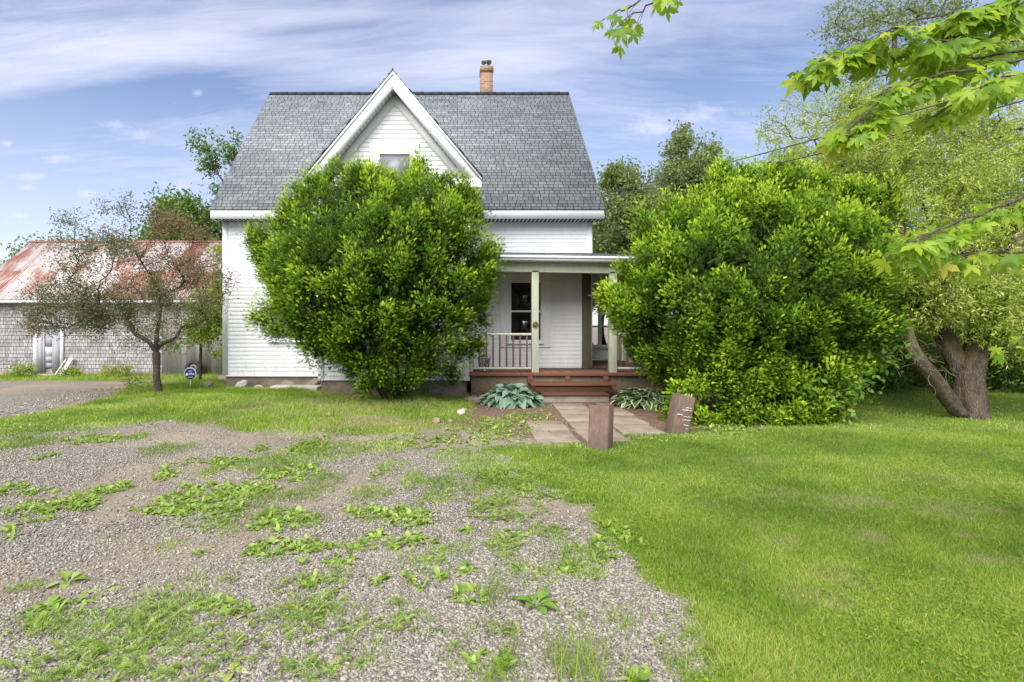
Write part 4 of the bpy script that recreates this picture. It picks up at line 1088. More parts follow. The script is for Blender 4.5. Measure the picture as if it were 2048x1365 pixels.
def grow(trunks, tips, r_tip=.005, power=.48, seg=5, wig=.06, up=.25, low=.6, start_r=None, sides=5, wav=0., rug=.1):
    """trunks: polylines; every tip is joined to the nearest fitting node by a bent limb. -> wood (V, F), limb paths (n, seg+1, 3)"""
    ntr = sum(len(t) for t in trunks); cap = ntr + len(tips) * seg
    pos = np.zeros((cap, 3)); par = np.full(cap, -1); dr = np.zeros((cap, 3)); m = 0; chains = []
    for ti, t in enumerate(trunks):
        t = np.asarray(t, float); T = unit(np.gradient(t, axis=0)); ch = []
        if ti: j = int(np.argmin(np.linalg.norm(pos[:m] - t[0], axis=1))); ch = [j]
        for k in range(len(t)):
            pos[m] = t[k]; dr[m] = T[k]; par[m] = (m - 1) if k else (j if ti else -1); ch.append(m); m += 1
        chains.append(ch)
    base_n = m
    tips = np.asarray(tips, float); c0 = pos[:m].mean(0)
    order = np.argsort(np.min(np.linalg.norm(tips[:, None] - pos[None, :m], axis=2), axis=1))
    paths = []; ends = []
    for i in order:
        tp = tips[i]; d = tp - pos[:m]; L = np.linalg.norm(d, axis=1) + 1e-6
        cs = np.einsum('ij,ij->i', d / L[:, None], dr[:m])
        cost = L * (1.7 - .7 * cs) + low * np.maximum(0, -d[:, 2])
        j = int(np.argmin(cost)); p0 = pos[j]; l = L[j]
        c1 = p0 + (dr[j] * .5 + np.array([0, 0, up])) * l * .45
        t = np.linspace(0, 1, seg + 1)[:, None]
        pts = (1 - t) ** 2 * p0 + 2 * t * (1 - t) * c1 + t * t * tp
        pts[1:-1] += rng.normal(0, wig * l, (seg - 1, 3)) * .5
        if wav: pts[1:] += np.cumsum(rng.normal(0, wav, (seg, 3)), 0) * .5
        T = unit(np.gradient(pts, axis=0)); ch = [j]
        for k in range(1, seg + 1):
            pos[m] = pts[k]; dr[m] = T[k]; par[m] = ch[-1]; ch.append(m); m += 1
        chains.append(ch); paths.append(pts); ends.append(m - 1)
    cnt = np.zeros(m); cnt[ends] = 1
    for k in range(m - 1, -1, -1):
        if par[k] >= 0: cnt[par[k]] += cnt[k]
    rad = r_tip * np.maximum(cnt, 1) ** power
    if start_r is not None:
        for ti, t in enumerate(trunks):
            ids = chains[ti][1:] if ti else chains[0]
            rad[ids] = np.maximum(rad[ids], np.interp(np.linspace(0, 1, len(ids)), np.linspace(0, 1, len(start_r[ti])), start_r[ti]))
    c = Coll()
    for ci, ch in enumerate(chains):
        r = rad[ch].copy()
        if ci: r[0] = min(r[0], r[1] * (1.25 if ci >= len(trunks) else 1.))
        if ci < len(trunks): c.add(*rugged(pos[ch], r, rug))
        else: c.tube(pos[ch], r, sides, False)
    return c, np.array(paths)


def along(paths, n, t0=.3, t1=1., spread=.05):
    k = paths.shape[1] - 1; i = rng.integers(0, len(paths), n); t = rng.uniform(t0, t1, n) * k
    j = np.minimum(t.astype(int), k - 1); f = (t - j)[:, None]
    a, b = paths[i, j], paths[i, j + 1]
    return a * (1 - f) + b * f + rng.normal(0, spread, (n, 3)), unit(b - a), i


def shell(n, c, r, inner=.55, zmin=None, lump=.18, seed=0, power=.5):
    """points in a lumpy ellipsoid, more of them near its surface"""
    g = np.random.default_rng(seed + 100); out = []
    L = unit(g.normal(size=(14, 3))); A = g.uniform(-1, 1, 14)
    d = rand_unit(n * 2); q = inner + (1 - inner) * rng.random(n * 2) ** power
    b = 1 + lump * (np.exp(-(1 - d @ L.T) * 9) * A).sum(1)
    p = np.array(c) + d * (q * b)[:, None] * np.array(r)
    if zmin is not None: p = p[p[:, 2] > zmin]
    return p[:n]


def tree(name, base, trunks, tips, wood, leafm, label, cat, nleaf, L, W, group=None, spread=.16, droop=.35, r_tip=.006, power=.46, t0=.3, seg=5, wig=.06, up=.25, start_r=None, red=None, aniso=.9, low=.6, wav=0., n_up=.6, sub=5):
    o = thing(name, tuple(base), label, cat, group)
    c, paths = grow(trunks, tips, r_tip, power, seg, wig, up, start_r=start_r, low=low, wav=wav)
    c.build('trunk', wood, o, smooth=True)
    ncl = max(1, nleaf // sub)                      # leaves sit in small sprays of `sub`
    P0, D0, i = along(paths, ncl, t0, 1., spread)
    P = np.repeat(P0, sub, 0) + rng.normal(0, L * .75, (ncl * sub, 3)); D0 = np.repeat(D0, sub, 0)
    n = len(P)
    D = unit(D0 * .5 + rand_unit(n) * aniso + np.array([0, 0, -droop]))
    N = unit(rand_unit(n) + [0, 0, n_up])
    V, Q = quads(P, D, N, L * rng.uniform(.65, 1.25, n), W * rng.uniform(.7, 1.2, n))
    r = np.clip(rng.normal(.45, .2, n) + np.repeat(rng.normal(0, .1, len(paths))[i], sub), 0, .88)
    if red is not None: r = np.where(rng.random(n) < red(P), rng.uniform(.85, 1, n), r)
    Coll().add(V, Q, rnd=np.repeat(r, 4)).build('crown', leafm, o)
    return o


def bend(a, b, n=6, j=.05):
    t = np.linspace(0, 1, n)[:, None]; p = np.array(a) * (1 - t) + np.array(b) * t
    p[1:-1] += rng.normal(0, j, (n - 2, 3)); return p


# ---- the two big yews
def yew(base, centre, r, ntips, nspr, label, seed, zmin, cut=None, wood_r=.012, low_bias=0., stray=None, fill=0):
    o = thing('yew_bush', tuple(base), label, 'bush', 'clipped yews in front of the porch')
    b = np.array(base, float)
    tips = shell(ntips, centre, r, .80, zmin, .28 if seed == 4 else .17, seed, .8)
    if cut is not None: tips = tips[cut(tips)]
    if stray is not None: tips = np.concatenate([tips, stray])
    stems = []; ns = 13
    for k in range(ns):
        a = k * 2.399; q = math.sqrt((k + .5) / ns)
        e = np.array(centre) + np.array([math.cos(a) * q * r[0] * .5, math.sin(a) * q * r[1] * .5, -r[2] * (.05 + .2 * random.random())])
        s = b + [math.cos(a) * .12 * q, math.sin(a) * .1 * q, 0]
        stems.append(bend(s - [0, 0, .1], e, 6, .05))
    stems[0] = bend(b - [0, 0, .1], np.array(centre) - [0, 0, r[2] * .2], 6, .05)
    c, paths = grow(stems, tips, .0042, .46, 6, .05, .1, low=1.2, sides=4)
    c.build('trunk', BARKY, o, smooth=True)
    # plumes: every tip carries a tuft of short needle sprays, this year's bright growth on its outer side; lower sides coloured darker as if shaded
    ce = np.array(centre); R3 = np.array(r); nt_ = len(paths)
    k = paths.shape[1] - 1
    pick = rng.integers(0, nt_, nspr); end = paths[pick, -1]
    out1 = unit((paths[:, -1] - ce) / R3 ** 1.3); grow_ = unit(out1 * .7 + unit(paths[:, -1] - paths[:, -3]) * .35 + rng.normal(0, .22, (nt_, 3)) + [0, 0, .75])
    size = (rng.uniform(.11, .25, nt_) * np.where(rng.random(nt_) < .2, 1.25, 1))[pick]
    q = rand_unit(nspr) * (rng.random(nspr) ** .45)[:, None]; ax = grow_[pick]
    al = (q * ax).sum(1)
    off = q * size[:, None] * [1, 1, 1.25] + ax * (al * size * .75)[:, None]
    P = end + off - ax * (size * .5)[:, None]
    D = unit(ax * .6 + q * .85 + rand_unit(nspr) * .4)
    NR = unit(q * 1.0 + ax * .45 + out1[pick] * .35 + [0, 0, .15])
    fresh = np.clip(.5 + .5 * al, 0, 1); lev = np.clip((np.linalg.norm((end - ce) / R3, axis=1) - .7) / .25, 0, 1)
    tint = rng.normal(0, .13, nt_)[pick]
    base_r = np.clip(.15 + .66 * fresh ** 1.8 * (.4 + .6 * lev) + .03 * lev + tint + rng.normal(0, .035, nspr), 0, 1)  # new growth tone plus painted clump shading: bright caps, dark undersides
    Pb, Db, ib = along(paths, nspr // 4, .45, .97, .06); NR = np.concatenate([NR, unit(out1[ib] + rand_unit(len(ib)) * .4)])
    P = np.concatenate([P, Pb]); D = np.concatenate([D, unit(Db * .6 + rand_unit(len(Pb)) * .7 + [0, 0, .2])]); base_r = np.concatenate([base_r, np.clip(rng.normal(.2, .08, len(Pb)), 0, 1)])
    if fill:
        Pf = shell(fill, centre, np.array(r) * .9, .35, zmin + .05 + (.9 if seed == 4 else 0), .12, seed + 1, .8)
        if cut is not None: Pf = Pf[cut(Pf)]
        nf = len(Pf); NR = np.concatenate([NR, unit((Pf - ce) / R3)]); P = np.concatenate([P, Pf]); D = np.concatenate([D, unit(rand_unit(nf) + [0, 0, .2])]); base_r = np.concatenate([base_r, np.clip(rng.normal(.12, .06, nf), 0, 1)])  # older inner needles, coloured extra dark as shade between the tufts
    n = len(P); L = rng.uniform(.04, .075, n); big = np.ones(n); big[nspr:] = 1.3; big[nspr + nspr // 4:] = 2.1; L = L * big
    N = unit(rand_unit(n) * .7 + [0, 0, .7]); S = unit(np.cross(D, N))
    C = Coll(); nn = 7
    for q in range(nn):
        tt = (q + .25) / nn
        for sg in (-1, 1):
            B = P + D * (L * tt)[:, None]
            nd = D * .75 + S * sg * .75 + N * rng.uniform(-.35, .6, n)[:, None]
            V, Q = quads(B, nd, N, .027 * (1.1 - .3 * tt) * big, .0074 * big, .5)
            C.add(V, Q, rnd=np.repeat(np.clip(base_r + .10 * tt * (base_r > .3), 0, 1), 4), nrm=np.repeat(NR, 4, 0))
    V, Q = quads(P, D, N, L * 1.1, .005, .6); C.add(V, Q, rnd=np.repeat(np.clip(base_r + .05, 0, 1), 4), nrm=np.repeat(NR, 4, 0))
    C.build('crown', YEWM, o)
    return o

lst = []
for (px, py, Yd) in ((504, 466, 11.0), (512, 490, 11.1), (535, 500, 10.9), (560, 490, 10.8), (930, 410, 10.9), (915, 400, 10.9), (880, 380, 10.9), (955, 430, 10.9), (520, 520, 11.0), (530, 470, 10.9), (548, 450, 10.8), (985, 492, 10.9), (970, 510, 10.8), (835, 342, 11.0), (842, 330, 11.05), (825, 352, 10.9), (730, 345, 11.), (660, 362, 11.), (875, 360, 11.1), (520, 640, 10.9), (535, 620, 11), (540, 660, 10.8), (705, 356, 10.8), (640, 372, 10.9), (530, 545, 11), (945, 395, 10.9), (560, 600, 10.6), (985, 545, 10.7), (780, 362, 10.9), (700, 740, 10.7), (730, 757, 10.5), (860, 738, 10.6), (900, 745, 10.7), (785, 772, 10.5), (765, 742, 10.2), (650, 705, 10.8), (625, 690, 10.8), (590, 650, 10.8), (930, 700, 10.8), (950, 690, 10.9), (830, 750, 10.4), (690, 720, 10.4), (600, 380, 10.9), (580, 400, 10.8), (920, 380, 10.9), (620, 360, 10.9), (900, 360, 11), (955, 600, 10.8), (965, 640, 10.8), (575, 430, 10.7)):
    lst += [at(px, py, Yd) + rng.normal(0, .07, 3) for _ in range(4)]
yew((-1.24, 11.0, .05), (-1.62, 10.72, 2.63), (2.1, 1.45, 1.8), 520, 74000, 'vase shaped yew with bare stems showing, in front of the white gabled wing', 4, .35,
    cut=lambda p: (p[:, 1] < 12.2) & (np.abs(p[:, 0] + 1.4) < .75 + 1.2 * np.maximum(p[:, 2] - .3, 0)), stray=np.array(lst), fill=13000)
lst = []
for (px, py, Yd) in ((1440, 362, 9.9), (1450, 358, 10), (1556, 352, 9.8), (1562, 358, 9.8), (1770, 395, 10), (1780, 425, 10), (1640, 365, 10.), (1500, 354, 9.9), (1520, 360, 10), (1590, 358, 9.9), (1610, 362, 10), (1480, 368, 9.8), (1545, 372, 9.7), (1690, 378, 10), (1720, 388, 10), (1530, 390, 9.5), (1400, 838, 8.8), (1450, 845, 8.75), (1520, 850, 8.7), (1600, 850, 8.75), (1650, 842, 8.9), (1350, 820, 9.0), (1480, 835, 8.6), (1560, 835, 8.6), (1840, 600, 9.6), (1835, 570, 9.8), (1224, 600, 9.4), (1232, 585, 9.5), (1250, 640, 9.4), (1345, 415, 10), (1300, 440, 10)):
    lst += [at(px, py, Yd) + rng.normal(0, .09, 3) for _ in range(4)]
lst += [at(rng.uniform(1340, 1690), rng.uniform(735, 846), rng.uniform(8.6, 8.95)) for _ in range(50)]
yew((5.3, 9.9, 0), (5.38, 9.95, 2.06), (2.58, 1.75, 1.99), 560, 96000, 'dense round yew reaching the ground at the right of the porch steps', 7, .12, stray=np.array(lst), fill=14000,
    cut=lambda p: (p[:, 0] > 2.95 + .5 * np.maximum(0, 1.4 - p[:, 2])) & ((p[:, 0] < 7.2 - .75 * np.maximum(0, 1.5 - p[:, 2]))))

# ---- bronze crabapple
b = np.array([-6.6, 12.2, .0]); fk = at(312, 705, 12.2)
trunks = [bend(b - [0, 0, .1], fk, 5, .02), bend(fk, at(255, 640, 12.0), 4, .05), bend(fk, at(360, 660, 12.4), 4, .05), bend(fk, at(318, 600, 12.3), 4, .05)]
tips = np.concatenate([shell(170, (-7.05, 12.2, 2.6), (2.0, 1.5, 1.5), .3, 1.15, .25, 21), shell(70, (-8.3, 12.1, 1.9), (1.45, 1.0, .62), .2, 1.0, .2, 22), shell(40, (-6.2, 12.2, 2.7), (1.05, 1.1, 1.3), .3, 1.2, .2, 23),
    np.array([at(x, y, 12.2 + rng.normal(0, .4)) for x, y in ((200, 405), (215, 420), (235, 402), (250, 415), (265, 408), (285, 420), (180, 430), (125, 435), (115, 445), (140, 440), (150, 455), (90, 575), (70, 570), (60, 620), (45, 640), (70, 660), (60, 650), (300, 430), (320, 435), (375, 455), (385, 470), (400, 500), (330, 425), (448, 610), (240, 760), (270, 770), (430, 560))])])
tree('crabapple_tree', b, trunks, tips, BARKT, CRABM, 'small bronze leaved tree on the grass left of the white house', 'tree', 36000, .056, .025, spread=.11, droop=.15, r_tip=.004, power=.5, t0=.25, wig=.07,
     start_r=[[.095, .07, .075, .08], [.045, .028], [.045, .025], [.04, .02]], red=lambda p: .05 + .42 * sstep(-7.3, -6.5, p[:, 0]) * sstep(2.0, 3.2, p[:, 2]) + .25 * sstep(-8.6, -9.3, p[:, 0]), sub=3)

# ---- lime green sapling between barn and house
b = np.array([-7.0, 15.0, 0.])
tips = np.concatenate([np.array([at(x, y, 15 + rng.normal(0, .35)) for x, y in zip(rng.uniform(372, 445, 60), rng.uniform(585, 690, 60))]), np.array([at(x, y, 15 + rng.normal(0, .3)) for x, y in zip(rng.uniform(425, 446, 22), rng.uniform(490, 640, 22))]), np.array([at(x, y, 14.6) for x, y in ((440, 700), (455, 712), (430, 720), (350, 690), (340, 700))])])
tree('sapling', b, [bend(b - [0, 0, .1], at(400, 640, 15), 5, .04)], tips, BARKT, LIMEM, 'lime green sapling between the bronze tree and the house corner', 'sapling', 5200, .10, .05, spread=.09, droop=.3, r_tip=.004, power=.5, start_r=[[.035, .02]])

# ---- trees behind barn and house
def leafy(name, cx, Yd, top, rx, rz, cz, label, nleaf, L, leafm=TREEM, wood=BARKB, group=None, seed=0, ntip=170, ry=None, trunk_r=.22, **kw):
    b = np.array([cx, Yd, -.1]); tips = shell(ntip, (cx, Yd, cz), (rx, ry or rx, rz), .45, .4, .3, seed)
    return tree(name, b, [bend(b, (cx + rng.normal(0, .2), Yd, cz + rz * .5), 7, .12)], tips, wood, leafm, label, 'tree', nleaf, L, L * kw.pop('asp', .55), group=group, r_tip=.012, start_r=[[trunk_r, trunk_r * .3]], spread=kw.pop('spread', .28), **kw)

leafy('maple_tree', -12.7, 26, 8.0, 1.9, 2.7, 5.2, 'bright green round tree showing above the barn roof beside the house', 17000, .2, seed=31, ntip=220)
leafy('background_tree', -27, 36, 7.9, 3.4, 3.4, 4.2, 'pale green tree beyond the left end of the barn roof', 7000, .24, leafm=POPLARM, seed=32)
leafy('background_tree', -21.4, 33, 6.6, 2.6, 2.9, 4.1, 'small feathery tree behind the barn, nearest the bronze tree top', 3200, .22, leafm=POPLARM, seed=33, spread=.4)
b = np.array([-8.6, 27, -.1])
tips = np.concatenate([shell(60, (-8.4, 27, 7.6), (2.0, 2.0, 2.0), .4, 3, .3, 34), np.array([at(x, y, 27 + rng.normal(0, .3)) for x, y in ((392, 268), (384, 290), (412, 272), (425, 268), (440, 280), (470, 270), (476, 282), (432, 300), (455, 300), (402, 330), (416, 345), (398, 318), (430, 335), (462, 310), (474, 300), (440, 325), (410, 295), (420, 310), (448, 345), (395, 300), (388, 280), (435, 372), (425, 380), (440, 390), (415, 300), (445, 310), (470, 290))])])
tree('background_tree', b, [bend(b, (-8.6, 27, 5.5), 6, .1), bend((-8.6, 27, 5.5), at(425, 335, 27), 4, .1), bend((-8.6, 27, 5.5), at(455, 320, 27), 4, .1)], tips, BARKB, TREEM, 'tall tree behind the house with arching boughs left of the roof slope', 'tree', 4200, .22, .09, spread=.10, r_tip=.01, start_r=[[.25, .16], [.1, .03], [.1, .03]], t0=.1, seg=7)

# poplars on the right
for k, (px, py, Yd, w, rz, n, lab) in enumerate(((1240, 318, 26, 1.5, 3.3, 13600, 'slim grey green poplar next to the right slope of the house roof'), (1405, 262, 27, 1.6, 3.7, 15200, 'right hand twin top of the tallest poplars behind the right yew'), (1362, 252, 28, 1.5, 3.9, 15200, 'left hand twin top of the tallest poplars behind the right yew'),
        (1300, 372, 25, 1.7, 2.9, 12800, 'low full poplar filling the gap between the slim and the tall poplars'), (1470, 380, 26, 1.9, 2.7, 11200, 'low poplar just visible over the top of the right yew'), (1200, 400, 31, 1.6, 3.0, 8000, 'far poplar half hidden by the house corner board'), (1330, 330, 31, 1.7, 3.4, 10400, 'background poplar between slim and tall ones'))):
    top = at(px, py, Yd); cz = max(top[2] - rz, 2.6)
    b = np.array([top[0], Yd, -.1]); rz2 = top[2] - cz
    tips = shell(130, (top[0], Yd, cz), (w, w, rz2), .3, .8, .35, 50 + k)
    tree('poplar_tree', b, [bend(b, (top[0], Yd, top[2] - .6), 9, .07), bend(b + [.7, .2, 0], (top[0] + .9, Yd + .2, cz + rz2 * .4), 7, .07)], tips, BARKW, POPLARM, lab, 'tree', n, .17, .11, group='poplars behind the right yew', spread=.2, r_tip=.010, start_r=[[.15, .04], [.09, .03]], up=.5, droop=.15)

# ---- curly willow
b = np.array([8.75, 9.4, 0.]); Yw = 9.4
f0 = at(1935, 790, Yw); f1 = at(1962, 640, Yw + .3)
trunks = [np.array([at(1945, 850, Yw), at(1943, 825, Yw), at(1937, 790, Yw), at(1938, 745, Yw), at(1956, 690, Yw + .1), f1, at(1955, 560, Yw + .6), at(1925, 470, Yw + .9), at(1900, 400, Yw + 1.2)]),
          np.array([at(1915, 828, Yw - .05), at(1880, 775, Yw - .2), at(1845, 730, Yw - .3), at(1822, 700, Yw - .2), at(1815, 640, Yw + .2)]), np.array([at(1937, 775, Yw), at(1925, 740, Yw + .05), at(1895, 690, Yw + .3), at(1870, 610, Yw + 1.), at(1800, 480, Yw + 1.6), at(1772, 300, Yw + 1.8), at(1776, 265, Yw + 1.8)]),
          np.array([f1, at(2010, 560, Yw + .5), at(2060, 400, Yw + .8), at(2100, 300, Yw + 1.)]), np.array([at(1800, 480, Yw + 1.6), at(1720, 380, Yw + 1.9), at(1660, 290, Yw + 2.)])]
ce = (9.35, 11.2, 4.0)
tips = np.concatenate([shell(330, ce, (2.75, 1.75, 2.75), .35, 1.5, .3, 61), shell(120, (11.3, 10.6, 4.4), (2.2, 1.6, 2.5), .3, 1.6, .3, 62), shell(60, (8.2, 11.4, 5.4), (1.7, 1.3, 1.4), .3, 3, .3, 63), shell(190, (9.7, 9.1, 2.2), (2.1, .7, .85), .2, 1.1, .3, 65), shell(50, (7.9, 9.9, 2.6), (.7, .8, .7), .2, 1.6, .3, 66)])
o = thing('willow_tree', tuple(b), 'twisted yellow green willow with leaning furrowed trunk on the lawn', 'tree')
c, paths = grow(trunks, tips, .0055, .44, 8, .07, .25, start_r=[[.27, .22, .2, .19, .165, .14, .11, .08, .05], [.1, .12, .11, .05], [.1, .15, .14, .11, .07, .05], [.12, .08, .05], [.06, .03]], wav=.07, rug=.3)
c.build('trunk', BARKWIL, o, smooth=True)
nst = 6200                                   # curly hanging shoots
P0, D0, i = along(paths, nst, .2, 1., .12); sg = 9
st_ = np.zeros((nst, sg, 3)); st_[:, 0] = P0; d = unit(D0 * .5 + rand_unit(nst) * .8)
for k in range(1, sg):
    d = unit(d * .62 + rand_unit(nst) * .75 + [0, 0, -.28]); st_[:, k] = st_[:, k - 1] + d * rng.uniform(.05, .09, nst)[:, None]
cw = Coll()
for k in range(0, nst, 4): cw.tube(st_[k], .0045, 3, False)
for _ in range(170):                      # bare tangled twigs round the forks
    q = at(rng.uniform(1770, 2060), rng.uniform(470, 740), Yw + rng.uniform(-.5, .6)); d1 = unit(rng.normal(size=3)); L_ = [q]
    for k in range(9):
        d1 = unit(d1 * .6 + rng.normal(0, .6, 3) + [0, 0, -.12]); L_.append(L_[-1] + d1 * .075)
    cw.tube(np.array(L_), .0045, 3, False)
cw.build('twigs', plain('tan_willow_twig', (.2, .16, .1), .7), o)
n = 210000; P, D, q = along(st_, n, 0, 1., .025)
D2 = unit(D * .4 + rand_unit(n) * .9 + [0, 0, -.35]); V, Q = quads(P, D2, rand_unit(n), .068 * rng.uniform(.6, 1.3, n), .019 * rng.uniform(.8, 1.3, n))
r = np.clip(rng.normal(.5, .22, n) + np.repeat(rng.normal(0, .12, nst), 1)[q], 0, 1)
Coll().add(V, Q, rnd=np.repeat(r, 4)).build('crown', WILLOWM, o)

# ---- taller trees behind the willow, and the hedge of shrubs along the lawn
top = at(1790, -40, 17)
b = np.array([top[0], 17, -.1])
tips = np.concatenate([shell(150, (top[0] + .5, 17.5, top[2] - 2.2), (2.2, 1.8, 2.6), .35, 3, .3, 71), np.array([at(x, y, 16.5 + rng.normal(0, .5)) for x, y in ((1672, 50), (1680, 30), (1690, 70), (1700, 15), (1705, 60), (1715, 90), (1730, 40), (1750, 95))])])
tree('background_tree', b, [bend(b, top - [0, 0, 1.5], 8, .1)], tips, BARKB, POPLARM, 'tall grey green tree rising above the willow and maple boughs', 'tree', 11000, .12, .05, spread=.2, r_tip=.009, start_r=[[.25, .06]], up=.4)
b = at(1600, 660, 15.5); b[2] = -.1
tips = np.concatenate([np.array([at(x, y, 15 + rng.normal(0, .6)) for x, y in ((1545, 215), (1560, 200), (1575, 225), (1540, 240), (1550, 262), (1585, 190), (1530, 275), (1600, 205), (1565, 250), (1590, 240), (1535, 255), (1610, 225), (1580, 270), (1620, 190), (1640, 180))]), shell(130, (at(1680, 330, 15.5)), (1.9, 1.6, 2.3), .3, 2.5, .3, 72)])
tree('background_tree', b, [bend(b, at(1640, 330, 15.5), 7, .1)], tips, BARKB, WILLOWM, 'wispy yellow green tree at the left edge of the willow crown', 'tree', 9000, .09, .03, spread=.16, r_tip=.006, start_r=[[.16, .04]], up=.4)
leafy('background_tree', 16.5, 19, 9.5, 3.6, 3.6, 5.2, 'leafy dark tree closing the view behind the right end of the willow', 15000, .17, leafm=TREEM, seed=73, ntip=190)
leafy('background_tree', 12.2, 20, 8., 2.8, 3.2, 4.6, 'leafy tree directly behind the willow trunk', 12000, .16, leafm=POPLARM, seed=74, ntip=160)
SH = [(1745, 700, 13.4, 1.25, 1.15, SHRUBM, 'dark shrub between the right yew and the leaning willow stem'), (1850, 690, 14.2, 1.5, 1.3, SHRUBM, 'dark shrub framed by the fork of the willow trunk'), (1990, 680, 13.6, 1.6, 1.35, SHRUBM, 'dark shrub right behind the willow trunk at the lawn edge'), (2110, 650, 13.0, 1.5, 1.5, SHRUBM, 'rightmost dark shrub at the far lawn edge'),
      (1690, 620, 15.0, 1.6, 1.6, SHRUBL, 'bright shrub showing above the lawn directly right of the yew'), (1920, 560, 16, 2.0, 2.1, SHRUBM, 'tall dark shrub behind the middle of the willow crown'), (2060, 560, 16, 2.0, 2.0, SHRUBL, 'tall bright shrub behind the right side of the willow'), (1800, 560, 17, 2.2, 2.2, SHRUBL, 'tall bright shrub behind the leaning willow stem')]
for k, (px, py, Yd, rx, rz, m, lab) in enumerate(SH):
    p = at(px, py, Yd); b = np.array([p[0], Yd, -.05]); cz = max(p[2], rz * .75)
    tips = shell(110, (p[0], Yd, cz), (rx, rx * .8, rz), .4, .12, .3, 80 + k)
    tree('shrub', b, [bend(b, (p[0], Yd, cz), 4, .06), bend(b, (p[0] + .5, Yd, cz), 4, .06), bend(b, (p[0] - .5, Yd, cz), 4, .06)], tips, BARKB, m, lab, 'shrub', 6500, .12, .07, group='shrubs along the far lawn edge', spread=.16, r_tip=.006, start_r=[[.05, .02]] * 3)
p = at(1690, 800, 8.75); b = np.array([p[0], 8.75, 0.])
tips = np.concatenate([shell(80, (p[0] - .1, 9.0, .55), (.6, .5, .5), .3, .08, .25, 95), shell(40, (p[0] + .75, 9.3, 1.15), (.6, .5, .42), .2, .3, .25, 96)])
tree('shrub', b, [bend(b - [0, 0, .1], (p[0], 8.8, .6), 4, .03), bend(b - [0, 0, .1], (p[0] + .5, 9.1, 1.), 4, .03)], tips, BARKT, SHRUBL, 'low broad leaved shrub growing out of the right foot of the dense yew', 'shrub', 2000, .1, .06, spread=.09, r_tip=.003, start_r=[[.015, .008]] * 2, droop=.4, n_up=1.2)
for px, py, s, lab in ((235, 745, .32, 'leafy weed clump at the barn wall behind the bronze tree'), (50, 752, .28, 'grassy weed clump at the barn foot left of its door'), (150, 752, .2, 'low weed clump at the barn foot right of the leaning boards')):
    p = at(px, py, 17.45); b = np.array([p[0], 17.4, 0.])
    tree('weed_clump', b, [bend(b, b + [0, 0, s * .6], 3, .01), bend(b, b + [.2, 0, s * .6], 3, .01)], shell(30, (p[0], 17.3, s * .6), (s * 1.8, .25, s), .2, .02, .2, int(px)), BARKT, LIMEM, lab, 'weeds', 900, .08, .035, spread=.05, r_tip=.002)

# ---- near maple boughs hanging into the picture
LOBES = [(-2.62, .26), (-2.3, .50), (-2.05, .40), (-1.95, .24), (-1.55, .62), (-1.25, .74), (-1.05, .95), (-.9, .70), (-.72, .66), (-.42, .34), (-.3, .66), (-.16, .78), (0, 1.12)]
OUT = np.array([(math.sin(a) * r, math.cos(a) * r) for a, r in LOBES] + [(-math.sin(a) * r, math.cos(a) * r) for a, r in LOBES[-2::-1]])
def maple_leaves(P, D, N, S):
    n = len(P); D = unit(D); B = unit(np.cross(D, N)); N2 = np.cross(B, D); m = len(OUT)
    o = np.concatenate([[(0, 0)], OUT]); rad = np.hypot(o[:, 0], o[:, 1])
    curl = rng.uniform(.1, .75, n)
    V = P[:, None] + (B[:, None] * o[None, :, :1] + D[:, None] * (o[None, :, 1:] + .3)) * S[:, None, None] - N2[:, None] * (curl[:, None] * rad[None] ** 2 * S[:, None] * .6)[..., None]
    V -= N2[:, None] * (np.abs(o[:, 0])[None] * S[:, None] * .18)[..., None]
    b = (np.arange(n) * (m + 1))[:, None]; i = np.arange(m)[None]
    T = np.stack([np.broadcast_to(b, (n, m)), b + 1 + i, b + 1 + (i + 1) % m], -1)[:, :-1].reshape(-1, 3)
    return V.reshape(-1, 3), T, m + 1

